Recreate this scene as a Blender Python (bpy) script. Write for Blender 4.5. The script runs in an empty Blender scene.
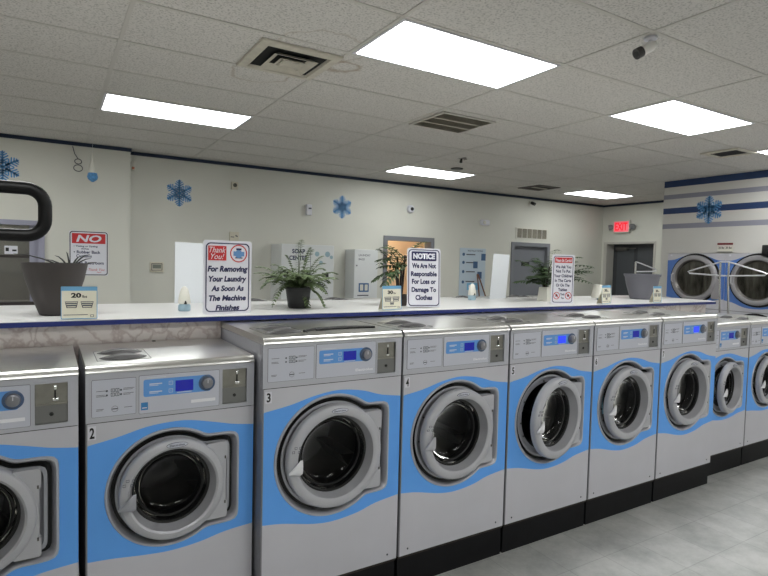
import bpy, bmesh, math, random
from mathutils import Vector, Matrix
from mathutils.geometry import delaunay_2d_cdt
random.seed(7)
PI = math.pi
S = bpy.context.scene
COL = S.collection

# ------------------------------------------------------------------ materials
def srgb(r, g, b):
    return tuple(((c/255)/12.92 if c/255 <= .04045 else ((c/255+.055)/1.055)**2.4) for c in (r, g, b)) + (1,)
MATS = {}
def mat(name, rgb, rough=.5, metal=0., emit=None, estr=0., noise=0., nscale=20., stretch=None, bump=0., spec=.5, coat=0.):
    if name in MATS: return MATS[name]
    m = bpy.data.materials.new(name); m.use_nodes = True
    N = m.node_tree.nodes; L = m.node_tree.links; b = N['Principled BSDF']
    c = srgb(*rgb)
    b.inputs['Base Color'].default_value = c
    b.inputs['Roughness'].default_value = rough
    b.inputs['Metallic'].default_value = metal
    b.inputs['Specular IOR Level'].default_value = spec
    b.inputs['Coat Weight'].default_value = coat
    if emit:
        b.inputs['Emission Color'].default_value = srgb(*emit); b.inputs['Emission Strength'].default_value = estr
    if noise or bump:
        tc = N.new('ShaderNodeTexCoord'); mp = N.new('ShaderNodeMapping'); nz = N.new('ShaderNodeTexNoise')
        L.new(tc.outputs['Object'], mp.inputs[0]); L.new(mp.outputs[0], nz.inputs['Vector'])
        if stretch: mp.inputs['Scale'].default_value = stretch
        nz.inputs['Scale'].default_value = nscale; nz.inputs['Detail'].default_value = 4
        if noise:
            r = N.new('ShaderNodeValToRGB'); L.new(nz.outputs['Fac'], r.inputs[0])
            r.color_ramp.elements[0].position = .3; r.color_ramp.elements[1].position = .7
            r.color_ramp.elements[0].color = tuple(v*(1-noise) for v in c[:3])+(1,)
            r.color_ramp.elements[1].color = tuple(min(1, v*(1+noise)) for v in c[:3])+(1,)
            L.new(r.outputs[0], b.inputs['Base Color'])
        if bump:
            bp = N.new('ShaderNodeBump'); bp.inputs['Strength'].default_value = bump; bp.inputs['Distance'].default_value = .002
            L.new(nz.outputs['Fac'], bp.inputs['Height']); L.new(bp.outputs[0], b.inputs['Normal'])
    MATS[name] = m
    return m

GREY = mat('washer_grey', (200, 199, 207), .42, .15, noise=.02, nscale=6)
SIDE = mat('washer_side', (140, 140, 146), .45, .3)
FASCIA = mat('fascia_grey', (188, 189, 198), .4, .15)
FASCIA2 = mat('fascia_inset', (200, 202, 214), .45, .1)
BLUE = mat('washer_blue', (96, 166, 246), .45, .0, noise=.015, nscale=5)
STEEL = mat('stainless', (212, 211, 208), .3, 1., noise=.04, nscale=9, stretch=(1, 8, 8), bump=.03)
STEELD = mat('dark_steel', (110, 108, 106), .35, 1.)
RIM = mat('rim_silver', (188, 188, 196), .3, .45)
FLANGE = mat('flange_grey', (162, 163, 171), .42, .3)
DOORG = mat('door_grey', (184, 184, 190), .4, .15, bump=.05, nscale=300)
DOORB = mat('door_bevel', (172, 172, 178), .35, .3)
RUB = mat('gasket_black', (14, 14, 16), .55)
BLACK = mat('black_plastic', (16, 16, 18), .35)
BASEM = mat('base_black', (9, 9, 13), .55, noise=.3, nscale=12, spec=.25)
RUST = mat('base_lip', (48, 42, 37), .6, .3, noise=.4, nscale=40)
DRUM = mat('drum_steel', (96, 96, 98), .3, 1., bump=.1, nscale=60)
LCD = mat('lcd_blue', (28, 34, 150), .25, emit=(30, 40, 190), estr=.22)
LCDB = mat('lcd_bright', (40, 60, 220), .25, emit=(45, 70, 255), estr=.8)
PBLUE = mat('panel_blue', (100, 158, 226), .4)
PBLUED = mat('knob_blue', (78, 98, 130), .4)
WHITE = mat('white_plastic', (218, 218, 226), .45)
OFFW = mat('off_white', (214, 212, 202), .5)
INK = mat('ink_black', (20, 20, 24), .6)
INKG = mat('ink_grey', (74, 76, 88), .6)
NAVY = mat('ink_navy', (28, 30, 78), .6)
RED = mat('ink_red', (190, 40, 44), .6)
EBLUE = mat('edge_blue', (20, 38, 108), .35)
COUNTER = mat('counter_white', (205, 204, 203), .28, noise=.02, nscale=12)
ALU = mat('coin_face', (150, 148, 142), .35, .8, noise=.1, nscale=30)
CHROME = mat('chrome', (215, 215, 218), .12, 1.)
TRIMB = mat('trim_navy', (14, 34, 62), .5)
DOORGR = mat('door_paint_grey', (104, 106, 112), .5)
DARKD = mat('door_paint_dark', (58, 60, 64), .5)
JAMB = mat('jamb_grey', (120, 122, 128), .5)
SNOW = mat('snowflake_blue', (86, 146, 200), .45, .2, noise=.25, nscale=40)
LEAF = mat('leaf_green', (94, 110, 74), .6, noise=.45, nscale=18)
LEAF2 = mat('palm_green', (62, 82, 50), .6, noise=.5, nscale=14)
LEAFD = mat('dry_dark_leaf', (34, 36, 34), .6)
TRUNK = mat('palm_trunk', (52, 42, 38), .7, noise=.4, nscale=40)
POTD = mat('pot_dark', (60, 55, 54), .6, bump=.2, nscale=80)
POTG = mat('pot_grey', (98, 98, 106), .5)
POTB = mat('pot_black', (28, 29, 30), .5)
VENT = mat('vent_metal', (196, 190, 176), .5, .1, noise=.1, nscale=15)
VDARK = mat('vent_dark', (12, 12, 13), .8)
TBAR = mat('tbar', (196, 192, 186), .5)
CREAM = mat('device_cream', (206, 200, 182), .5)

def glass_mat():
    m = bpy.data.materials.new('door_glass'); m.use_nodes = True
    N = m.node_tree.nodes; L = m.node_tree.links; N.clear()
    o = N.new('ShaderNodeOutputMaterial'); mx = N.new('ShaderNodeMixShader'); fr = N.new('ShaderNodeFresnel')
    t = N.new('ShaderNodeBsdfTransparent'); g = N.new('ShaderNodeBsdfGlossy')
    t.inputs[0].default_value = (.55, .55, .56, 1); g.inputs['Roughness'].default_value = .03
    g.inputs[0].default_value = (.75, .75, .75, 1)
    fr.inputs[0].default_value = 1.28
    L.new(fr.outputs[0], mx.inputs[0]); L.new(t.outputs[0], mx.inputs[1]); L.new(g.outputs[0], mx.inputs[2])
    L.new(mx.outputs[0], o.inputs[0]); return m
GLASS = glass_mat()

def wall_mat(name, rgb, stripes=()):
    m = mat(name, rgb, .55, noise=.03, nscale=1.3, bump=.05)
    if stripes:
        N = m.node_tree.nodes; L = m.node_tree.links; b = N['Principled BSDF']
        src = b.inputs['Base Color'].links[0].from_socket
        g = N.new('ShaderNodeNewGeometry'); s = N.new('ShaderNodeSeparateXYZ'); L.new(g.outputs['Position'], s.inputs[0])
        for z0, z1, c in stripes:
            a = N.new('ShaderNodeMath'); a.operation = 'COMPARE'
            a.inputs[1].default_value = (z0+z1)/2; a.inputs[2].default_value = (z1-z0)/2
            L.new(s.outputs['Z'], a.inputs[0])
            mx = N.new('ShaderNodeMix'); mx.data_type = 'RGBA'; mx.inputs[7].default_value = srgb(*c)
            L.new(a.outputs[0], mx.inputs[0]); L.new(src, mx.inputs[6]); src = mx.outputs[2]
        L.new(src, b.inputs['Base Color'])
    return m
WALL = wall_mat('wall_paint', (210, 209, 200))
WALLD = wall_mat('wall_dryer_paint', (205, 203, 199), ((2.862, 3.0, (34, 58, 100)), (2.69, 2.755, (142, 142, 156)), (2.475, 2.56, (36, 60, 104)), (2.26, 2.33, (142, 142, 156))))

def ceiling_mat(px, py):
    m = mat('ceiling_tile', (225, 222, 219), .8)
    N = m.node_tree.nodes; L = m.node_tree.links; b = N['Principled BSDF']
    g = N.new('ShaderNodeNewGeometry')
    vo = N.new('ShaderNodeTexNoise'); vo.inputs['Scale'].default_value = 85; vo.inputs['Detail'].default_value = 2
    L.new(g.outputs['Position'], vo.inputs['Vector'])
    r = N.new('ShaderNodeValToRGB'); L.new(vo.outputs['Fac'], r.inputs[0])
    r.color_ramp.elements[0].position = .3; r.color_ramp.elements[1].position = .5
    r.color_ramp.elements[0].color = srgb(166, 163, 158); r.color_ramp.elements[1].color = srgb(212, 208, 203)
    # ring stains on the tiles beside the supply vent
    src = r.outputs[0]
    nz = N.new('ShaderNodeTexNoise'); nz.inputs['Scale'].default_value = 7
    L.new(g.outputs['Position'], nz.inputs['Vector'])
    for (x, y, rad, wd, amt) in ((1.66, 1.05, .10, .035, .6), (1.25, 1.50, .2, .016, .4), (1.40, .84, .26, .014, .35)):
        d = N.new('ShaderNodeVectorMath'); d.operation = 'DISTANCE'; d.inputs[1].default_value = (x, y, 2.9555)
        L.new(g.outputs['Position'], d.inputs[0])
        a = N.new('ShaderNodeMath'); a.operation = 'MULTIPLY_ADD'; L.new(nz.outputs['Fac'], a.inputs[0]); a.inputs[1].default_value = .16
        L.new(d.outputs['Value'], a.inputs[2])
        mr = N.new('ShaderNodeMath'); mr.operation = 'SUBTRACT'; L.new(a.outputs[0], mr.inputs[0]); mr.inputs[1].default_value = rad+.08
        ab = N.new('ShaderNodeMath'); ab.operation = 'ABSOLUTE'; L.new(mr.outputs[0], ab.inputs[0])
        m2 = N.new('ShaderNodeMapRange'); L.new(ab.outputs[0], m2.inputs[0]); m2.inputs[1].default_value = 0; m2.inputs[2].default_value = wd
        m2.inputs[3].default_value = amt; m2.inputs[4].default_value = 0
        mx = N.new('ShaderNodeMix'); mx.data_type = 'RGBA'; mx.inputs[7].default_value = srgb(142, 118, 88)
        L.new(m2.outputs[0], mx.inputs[0]); L.new(src, mx.inputs[6]); src = mx.outputs[2]
    L.new(src, b.inputs['Base Color'])
    bp = N.new('ShaderNodeBump'); bp.inputs['Strength'].default_value = .35; bp.inputs['Distance'].default_value = .003
    L.new(vo.outputs['Fac'], bp.inputs['Height']); L.new(bp.outputs[0], b.inputs['Normal'])
    return m
def floor_mat():
    m = mat('floor_tile', (150, 150, 147), .38)
    N = m.node_tree.nodes; L = m.node_tree.links; b = N['Principled BSDF']
    g = N.new('ShaderNodeNewGeometry')
    n1 = N.new('ShaderNodeTexNoise'); n1.inputs['Scale'].default_value = 3.2; n1.inputs['Detail'].default_value = 8; n1.inputs['Roughness'].default_value = .7
    L.new(g.outputs['Position'], n1.inputs['Vector'])
    r = N.new('ShaderNodeValToRGB'); L.new(n1.outputs['Fac'], r.inputs[0])
    r.color_ramp.elements[0].position = .34; r.color_ramp.elements[1].position = .66
    r.color_ramp.elements[0].color = srgb(150, 151, 148); r.color_ramp.elements[1].color = srgb(190, 190, 187)
    br = N.new('ShaderNodeTexBrick'); br.offset = 0; br.inputs['Scale'].default_value = 1/.3048
    br.inputs['Brick Width'].default_value = 1; br.inputs['Row Height'].default_value = 1; br.inputs['Mortar Size'].default_value = .008
    br.inputs['Color1'].default_value = (1, 1, 1, 1); br.inputs['Color2'].default_value = (.88, .88, .88, 1); br.inputs['Mortar'].default_value = (.7, .7, .7, 1)
    L.new(g.outputs['Position'], br.inputs['Vector'])
    mx = N.new('ShaderNodeMix'); mx.data_type = 'RGBA'; mx.blend_type = 'MULTIPLY'; mx.inputs[0].default_value = 1
    L.new(r.outputs[0], mx.inputs[6]); L.new(br.outputs['Color'], mx.inputs[7]); L.new(mx.outputs[2], b.inputs['Base Color'])
    return m
def marble_mat():
    m = mat('partition_marble', (196, 186, 180), .4)
    N = m.node_tree.nodes; L = m.node_tree.links; b = N['Principled BSDF']
    tc = N.new('ShaderNodeTexCoord')
    n0 = N.new('ShaderNodeTexNoise'); n0.inputs['Scale'].default_value = 4; n0.inputs['Detail'].default_value = 6
    L.new(tc.outputs['Object'], n0.inputs['Vector'])
    sc = N.new('ShaderNodeVectorMath'); sc.operation = 'MULTIPLY_ADD'; sc.inputs[1].default_value = (.5, .5, .5)
    L.new(n0.outputs['Color'], sc.inputs[0]); L.new(tc.outputs['Object'], sc.inputs[2])
    v = N.new('ShaderNodeTexVoronoi'); v.feature = 'DISTANCE_TO_EDGE'; v.inputs['Scale'].default_value = 9
    L.new(sc.outputs[0], v.inputs['Vector'])
    r = N.new('ShaderNodeValToRGB'); L.new(v.outputs['Distance'], r.inputs[0])
    r.color_ramp.elements[0].position = 0; r.color_ramp.elements[1].position = .12
    r.color_ramp.elements[0].color = srgb(184, 170, 166); r.color_ramp.elements[1].color = srgb(214, 206, 202)
    L.new(r.outputs[0], b.inputs['Base Color'])
    return m

# ------------------------------------------------------------------ mesh helpers
def nb(): return bmesh.new()
def merge(bm, b2):
    me = bpy.data.meshes.new('t'); b2.to_mesh(me); b2.free(); bm.from_mesh(me); bpy.data.meshes.remove(me)
def bx(bm, x0, x1, y0, y1, z0, z1, mi=0, bev=0, seg=2):
    b = bmesh.new()
    r = bmesh.ops.create_cube(b, size=1)
    for v in b.verts:
        v.co = Vector(((x0+x1)/2+v.co.x*(x1-x0), (y0+y1)/2+v.co.y*(y1-y0), (z0+z1)/2+v.co.z*(z1-z0)))
    if bev: bmesh.ops.bevel(b, geom=list(b.edges), offset=bev, segments=seg, affect='EDGES', profile=.5)
    for f in b.faces: f.material_index = mi
    merge(bm, b)
def rings(bm, rs, mis, closed=True, cap0=False, cap1=False):
    """rs: list of rings (lists of 3-vectors, same length)"""
    V = [[bm.verts.new(p) for p in r] for r in rs]
    n = len(rs[0])
    for i in range(len(V)-1):
        mi = mis[i] if isinstance(mis, (list, tuple)) else mis
        for k in range(n if closed else n-1):
            a, b, c, d = V[i][k], V[i][(k+1) % n], V[i+1][(k+1) % n], V[i+1][k]
            f = bm.faces.new((a, b, c, d)); f.material_index = mi
    m0 = mis[0] if isinstance(mis, (list, tuple)) else mis
    m1 = mis[-1] if isinstance(mis, (list, tuple)) else mis
    if cap0: f = bm.faces.new(V[0][::-1]); f.material_index = m0
    if cap1: f = bm.faces.new(V[-1]); f.material_index = m1
def lathe_y(bm, prof, c, mis=0, n=48, cap0=False, cap1=False):
    """prof [(r, y)] round an axis along y through c"""
    rings(bm, [[Vector((c[0]+r*math.cos(2*PI*k/n), c[1]+y, c[2]+r*math.sin(2*PI*k/n))) for k in range(n)] for r, y in prof], mis, True, cap0, cap1)
def lathe_z(bm, prof, c, mis=0, n=32, cap0=False, cap1=False):
    rings(bm, [[Vector((c[0]+r*math.cos(2*PI*k/n), c[1]+r*math.sin(2*PI*k/n), c[2]+z)) for k in range(n)] for r, z in prof], mis, True, cap0, cap1)
def tube(bm, pts, r, mi=0, n=10, closed=False):
    pts = [Vector(p) for p in pts]; m = len(pts); R = r if isinstance(r, (list, tuple)) else [r]*m
    rs = []; up = None
    for i, p in enumerate(pts):
        if closed: t = (pts[(i+1) % m]-pts[i-1]).normalized()
        else: t = (pts[min(i+1, m-1)]-pts[max(i-1, 0)]).normalized()
        if up is None:
            up = Vector((0, 0, 1)) if abs(t.z) < .9 else Vector((1, 0, 0))
        s = t.cross(up).normalized(); up = s.cross(t).normalized()
        rs.append([p+(s*math.cos(2*PI*k/n)+up*math.sin(2*PI*k/n))*R[i] for k in range(n)])
    if closed: rs.append(rs[0])
    rings(bm, rs, mi, True, not closed, not closed)
    if closed: bmesh.ops.remove_doubles(bm, verts=bm.verts, dist=1e-6)
def prism(bm, pts, y0, y1, mi=0):
    """outline in xz extruded along y"""
    a = [bm.verts.new((x, y0, z)) for x, z in pts]; b = [bm.verts.new((x, y1, z)) for x, z in pts]
    n = len(pts)
    fs = [bm.faces.new(a), bm.faces.new(b[::-1])]
    for k in range(n): fs.append(bm.faces.new((a[k], b[k], b[(k+1) % n], a[(k+1) % n])))
    for f in fs: f.material_index = mi
def rrect(x0, x1, z0, z1, r, n=6):
    P = []
    for cx, cz, a in ((x1-r, z1-r, 0), (x0+r, z1-r, 90), (x0+r, z0+r, 180), (x1-r, z0+r, 270)):
        for k in range(n+1):
            t = math.radians(a+90*k/n); P.append((cx+r*math.cos(t), cz+r*math.sin(t)))
    return P
def frame2(bm, outer, inner, y0, y1, mi=0):
    """flat ring between two outlines of equal count"""
    f = lambda P, y: [Vector((x, y, z)) for x, z in P]
    rings(bm, [f(inner, y1), f(inner, y0), f(outer, y0), f(outer, y1), f(inner, y1)], mi)
def obj(name, bm, mats, parent=None, smooth=None, loc=None, kind=None):
    bmesh.ops.remove_doubles(bm, verts=bm.verts, dist=1e-6)
    bmesh.ops.recalc_face_normals(bm, faces=bm.faces)
    me = bpy.data.meshes.new(name); bm.to_mesh(me); bm.free()
    for m in (mats if isinstance(mats, (list, tuple)) else [mats]): me.materials.append(m)
    if smooth:
        for p in me.polygons: p.use_smooth = True
        me.set_sharp_from_angle(angle=math.radians(smooth))
    o = bpy.data.objects.new(name, me); COL.objects.link(o)
    if parent: o.parent = parent
    if loc: o.location = loc
    if kind: o['kind'] = kind
    return o
def tag(o, label, cat, group=None):
    o['label'] = label; o['category'] = cat
    if group: o['group'] = group
    return o
def thing(name, label, cat, loc=(0, 0, 0), rz=0, group=None):
    o = bpy.data.objects.new(name, None); COL.objects.link(o); o.empty_display_size = .05
    o.location = loc; o.rotation_euler = (0, 0, rz)
    return tag(o, label, cat, group)
def copy_tree(o, parent=None):
    c = o.copy(); COL.objects.link(c); c.parent = parent
    for ch in list(o.children): copy_tree(ch, c)
    return c
def child(o, name):
    for c in o.children:
        if c.name.split('.')[0] == name: return c
def text_bm(bm, s, x0, x1, z0, z1, y, mi=0, bold=.02, shear=0, fit='both', d=.0006):
    """lettering in the xz plane, read from -y, fitted in the box"""
    cu = bpy.data.curves.new('t', 'FONT'); cu.body = s; cu.offset = bold; cu.shear = shear; cu.extrude = 0; cu.resolution_u = 3
    ob = bpy.data.objects.new('t', cu); COL.objects.link(ob)
    dg = bpy.context.evaluated_depsgraph_get(); me = bpy.data.meshes.new_from_object(ob.evaluated_get(dg))
    xs = [v.co.x for v in me.vertices]; ys = [v.co.y for v in me.vertices]
    ax, bx_, ay, by = min(xs), max(xs), min(ys), max(ys)
    sx = (x1-x0)/(bx_-ax); sz = (z1-z0)/(by-ay)
    if fit == 'h': sx = sz; x1 = x0+(bx_-ax)*sx
    for v in me.vertices:
        v.co = Vector((x0+(v.co.x-ax)*sx, y, z0+(v.co.y-ay)*sz))
    for p in me.polygons: p.material_index = mi
    while len(me.materials) < mi+1: me.materials.append(None)
    for p in me.polygons: p.material_index = mi
    n0 = len(bm.faces); bm.from_mesh(me)
    bm.faces.ensure_lookup_table()
    for f in bm.faces[n0:]: f.material_index = mi
    bpy.data.objects.remove(ob); bpy.data.meshes.remove(me); bpy.data.curves.remove(cu)
def catmull(P, n=8):
    out = []
    for i in range(len(P)-1):
        p0 = P[max(i-1, 0)]; p1 = P[i]; p2 = P[i+1]; p3 = P[min(i+2, len(P)-1)]
        for k in range(n):
            t = k/n
            out.append(tuple(.5*((2*b)+(-a+c)*t+(2*a-5*b+4*c-d)*t*t+(-a+3*b-3*c+d)*t**3) for a, b, c, d in zip(p0, p1, p2, p3)))
    out.append(tuple(P[-1])); return out
def interp(C, x):
    for a, b in zip(C, C[1:]):
        if a[0] <= x <= b[0]: return a[1]+(b[1]-a[1])*(x-a[0])/(b[0]-a[0]+1e-9)
    return C[0][1] if x < C[0][0] else C[-1][1]

# ------------------------------------------------------------------ dimensions of the place
HC = 2.9555; YW = 5.191; YL = 4.989; XE = 9.798; XD = 7.765; YD = 2.604
GX, GY, P = .3603, .1902, 1.2192
ZC = 1.366; YCF = .636; YCB = 1.583; BASE = .17

# ------------------------------------------------------------------ the setting
b = nb(); bx(b, -3.6, 10.4, -4.6, 5.5, -.1, 0); obj('floor', b, floor_mat(), kind='structure')
b = nb(); bx(b, -3.6, 10.4, -4.6, 5.5, HC, HC+.1); obj('ceiling', b, ceiling_mat(P, P/2), kind='structure')
b = nb()
for i in range(-3, 8):
    x = GX+i*P
    bx(b, x-.012, x+.012, -4.5, YW, HC-.004, HC-.0005)
for j in range(-7, 9):
    y = GY+j*P/2
    bx(b, -3.5, XE, y-.012, y+.012, HC-.0035, HC-.0005)
obj('trim_1', b, TBAR, kind='structure')
# back wall with two openings (grey door, lit doorway)
def wall_y(name, y0, y1, xa, xb, holes, m, zt=HC):
    b = nb(); xs = xa
    for h0, h1, z0, z1 in sorted(holes):
        bx(b, xs, h0, y0, y1, 0, zt); 
        if z0 > 0: bx(b, h0, h1, y0, y1, 0, z0)
        bx(b, h0, h1, y0, y1, z1, zt); xs = h1
    bx(b, xs, xb, y0, y1, 0, zt)
    return obj(name, b, m, kind='structure')
wall_y('wall_back', YW, YW+.15, .823, 10.4, [(4.56, 5.42, 0, 2.03), (7.30, 8.18, 0, 2.04)], WALL)
wall_y('wall_back_left', YL, YW+.15, -3.5, .823, [(-1.6, -.121, 1.13, 1.98)], WALL)
b = nb(); bx(b, -3.6, -3.5, -4.6, 5.4, 0, HC); obj('wall_left', b, WALL, kind='structure')
b = nb(); bx(b, -3.5, 10.4, -4.6, -4.5, 0, HC); obj('wall_front', b, WALL, kind='structure')
# wall with the exit door
b = nb()
bx(b, XE, XE+.3, YD, 4.03, 0, HC); bx(b, XE, XE+.3, 4.03, 5.10, 2.17, HC); bx(b, XE, XE+.3, 5.10, YW, 0, HC)
obj('wall_exit', b, WALL, kind='structure')
b = nb()
bx(b, XD, XD+.9, YD-.08, YD, 0, HC)                         # return at the end of the dryer bank
bx(b, XD, XD+.08, .04-.0, YD-.08, 1.905, HC)
bx(b, XD, XD+.08, 2.487, YD-.08, 0, 1.905)
bx(b, XD, XD+.08, -4.5, .04, 0, HC)
bx(b, XD+.9, XE+.3, YD-.08, YD, 0, HC)
obj('wall_dryer', b, WALLD, kind='structure')
# navy trim under the ceiling
b = nb()
bx(b, -3.5, .833, YL-.012, YL, HC-.045, HC-.004); bx(b, .823, .835, YL, YW, HC-.045, HC-.004); bx(b, .835, XE, YW-.012, YW, HC-.045, HC-.004)
bx(b, XE-.012, XE, YD, YW-.012, HC-.045, HC-.004)
obj('trim_2', b, TRIMB, kind='structure')
# office window in the left wall
b = nb()
bx(b, -1.6, -.055, YL-.03, YL+.05, 1.98, 2.035); bx(b, -.121, -.055, YL-.03, YL+.05, 1.10, 1.98); bx(b, -1.6, -.121, YL-.05, YL+.05, 1.10, 1.135, 1)
bx(b, -1.6, -.121, YL+.04, YL+.06, 1.62, 1.65, 1); bx(b, -.20, -.121, YL+.03, YL+.05, 1.135, 1.98)
w = obj('window_1', b, [mat('window_frame_paint', (150, 150, 168), .5), mat('window_dark_rail', (44, 38, 36), .5)], kind='structure')
b = nb(); bx(b, -1.6, -.2, YL+.045, YL+.05, 1.135, 1.98)
pn = obj('pane', b, mat('window_glass', (205, 205, 203), .05), w)
MATS['window_glass'].node_tree.nodes['Principled BSDF'].inputs['Transmission Weight'].default_value = .95
b = nb()
bx(b, -1.7, .1, YL+.75, YL+.8, .9, 2.2, 0); bx(b, -1.75, -1.7, YW+.1, YL+.8, .9, 2.2); bx(b, .1, .15, YW+.1, YL+.8, .9, 2.2)
bx(b, -1.7, .1, YW+.1, YL+.8, .85, .9); bx(b, -1.7, .1, YW+.1, YL+.8, 2.2, 2.25)
obj('wall_office', b, mat('office_wall', (176, 174, 168), .7), kind='structure')
# lit side room behind the doorway in the back wall
b = nb()
bx(b, 3.9, 6.1, YW+1.2, YW+1.25, 0, 2.5); bx(b, 3.85, 3.9, YW+.15, YW+1.25, 0, 2.5); bx(b, 6.1, 6.15, YW+.15, YW+1.25, 0, 2.5)
bx(b, 3.9, 6.1, YW+.15, YW+1.25, 2.45, 2.5); bx(b, 3.9, 6.1, YW+.15, YW+1.2, -.05, 0)
obj('wall_side_room', b, mat('side_room_wall', (232, 214, 190), .7), kind='structure')
b = nb(); bx(b, 4.5, 4.57, YW-.02, YW+.16, 0, 2.02); bx(b, 5.41, 5.48, YW-.02, YW+.16, 0, 2.02); bx(b, 4.5, 5.48, YW-.02, YW+.16, 2.02, 2.09)
obj('trim_3', b, JAMB, kind='structure')
t = thing('unseen_ceiling_lamp', 'warm lit ceiling lamp inside the side room behind the grey-framed doorway', 'ceiling light', (5.0, YW+.65, 2.45))
b = nb(); lathe_z(b, [(.10, 0), (.14, -.02), (.12, -.06), (.02, -.08)], (0, 0, 0), 0, 24, True, True)
obj('lamp_shade', b, mat('warm_lamp', (255, 230, 190), .5, emit=(255, 232, 205), estr=45), t, 40)
t = thing('unseen_ceiling_lamp', 'unseen ceiling lamp added to brighten the office behind the left window', 'ceiling light', (-.8, YL+.5, 2.2))  # lamp added out of sight, only to brighten the office interior
b = nb(); lathe_z(b, [(.12, 0), (.16, -.02), (.12, -.05), (.02, -.06)], (0, 0, 0), 0, 24, True, True)
obj('lamp_shade', b, mat('office_fill_lamp', (250, 250, 250), .5, emit=(250, 248, 240), estr=8), t, 40)
# grey door in the back wall
b = nb(); bx(b, 7.24, 7.31, YW-.02, YW+.16, 0, 2.03); bx(b, 8.17, 8.24, YW-.02, YW+.16, 0, 2.03); bx(b, 7.24, 8.24, YW-.02, YW+.16, 2.03, 2.10)
obj('trim_4', b, JAMB, kind='structure')
b = nb(); bx(b, 7.30, 8.18, YW+.05, YW+.09, .01, 2.04)
d = obj('door_1', b, mat('door_paint_mid', (118, 120, 127), .5), kind='structure')
b = nb(); bx(b, 7.56, 7.76, YW+.043, YW+.05, 1.66, 1.74); obj('sign_plate', b, BLACK, d)
b = nb(); tube(b, [(7.37, YW+.05, 1.02), (7.37, YW-.01, 1.02), (7.49, YW-.01, 1.02)], .011); obj('door_handle', b, CHROME, d, 40)
# exit door
b = nb(); bx(b, XE+.22, XE+.27, 4.03, 5.10, .01, 2.16); bx(b, XE+.215, XE+.22, 4.06, 4.52, .1, 2.08, 1); bx(b, XE+.215, XE+.22, 4.6, 4.98, .1, 2.08, 1)
d = obj('door_2', b, [DARKD, mat('door_dark_panel', (74, 77, 82), .4)], kind='structure')
b = nb(); bx(b, XE+.15, XE+.215, 4.72, 4.98, 2.03, 2.09); bx(b, XE+.10, XE+.13, 4.5, 4.9, 2.06, 2.075); obj('door_closer', b, STEELD, d)
b = nb(); bx(b, XE+.15, XE+.215, 4.08, 4.95, 1.0, 1.06); obj('push_bar', b, STEELD, d)
b = nb(); bx(b, XE-.01, XE+.29, 5.07, 5.14, 0, 2.15); bx(b, XE-.01, XE+.29, 4.0, 4.04, 0, 2.15); bx(b, XE-.01, XE+.29, 4.0, 5.14, 2.15, 2.19)
obj('trim_5', b, mat('exit_jamb', (190, 187, 180), .5), kind='structure')

# partition and counter between the two rows of washers
b = nb(); bx(b, -1.6, 5.52, .70, 1.52, 0, ZC-.026)
o = obj('partition', b, marble_mat()); tag(o, 'low marble-patterned partition wall behind the front washers, carrying the white counter', 'partition')
b = nb()
pts = [(-1.6, YCF), (5.58, YCF), (5.70, YCF+.14), (5.70, YCB-.14), (5.58, YCB), (-1.6, YCB)]
for z0, z1, mi, e in ((ZC-.026, ZC-.003, 1, 0), (ZC-.003, ZC, 0, -.002)):
    a = [b.verts.new((x, y, z0)) for x, y in pts]; c = [b.verts.new((x, y, z1)) for x, y in pts]
    b.faces.new(a[::-1]).material_index = mi; b.faces.new(c).material_index = mi
    for k in range(6): b.faces.new((a[k], a[(k+1) % 6], c[(k+1) % 6], c[k])).material_index = mi
o = obj('countertop', b, [COUNTER, EBLUE]); tag(o, 'long white countertop with a dark blue edge running behind the washers', 'countertop')

# ------------------------------------------------------------------ washers
def outline(R, bxx, bz, n=120, k=.014):
    P_ = []
    for i in range(n):
        t = 2*PI*i/n; c, s = math.cos(t), math.sin(t)
        rb = 1/((abs(c)/bxx)**14+(abs(s)/bz)**14)**(1/14) if c > 0 else 0
        a = R; h = max(k-abs(a-rb), 0)/k
        P_.append(((max(a, rb)+h*h*k/4)*c, (max(a, rb)+h*h*k/4)*s))
    return P_
def circ(R, n=120): return [(R*math.cos(2*PI*i/n), R*math.sin(2*PI*i/n)) for i in range(n)]

BIG = dict(w=.7128, d=.695, seam=1.107, fz=1.30, top=1.332, c=(.342, .766), R=.288, bx=.308, bz=.226, Rd=.241, Rg=.179,
    up=[(0, 1.003), (.127, 1.024), (.237, 1.052), (.341, 1.068), (.418, 1.066), (.508, 1.051), (.602, 1.023), (.7128, 1.006)],
    lo=[(0, .502), (.096, .490), (.249, .455), (.355, .446), (.478, .459), (.582, .486), (.7128, .503)],
    p1=(.02, .238, 1.135, 1.285), p2=(.248, .562, 1.132, 1.29), band=(.263, .525, 1.198, 1.261), lcd=(.386, .454, 1.207, 1.250), knob=(.507, 1.229, .034),
    coin=(.572, .676, 1.128, 1.280), brand=(.452, .549, 1.150, 1.163), num=(.012, .041, 1.043, 1.094))
SML = dict(w=.66, d=.60, seam=1.021, fz=1.214, top=1.245, c=(.313, .718), R=.2485, bx=.284, bz=.203, Rd=.208, Rg=.155,
    up=[(0, .934), (.109, .955), (.221, .983), (.329, .992), (.404, .986), (.492, .967), (.573, .948), (.66, .936)],
    lo=[(0, .474), (.09, .468), (.22, .452), (.32, .446), (.43, .455), (.54, .476), (.66, .486)],
    p1=(.02, .178, 1.043, 1.190), p2=(.188, .507, 1.038, 1.194), band=(.205, .470, 1.106, 1.176), lcd=(.327, .398, 1.117, 1.163), knob=(.454, 1.142, .034),
    coin=(.52, .626, 1.040, 1.192), brand=(.39, .49, 1.062, 1.075), num=(.008, .036, .957, 1.010))

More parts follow.
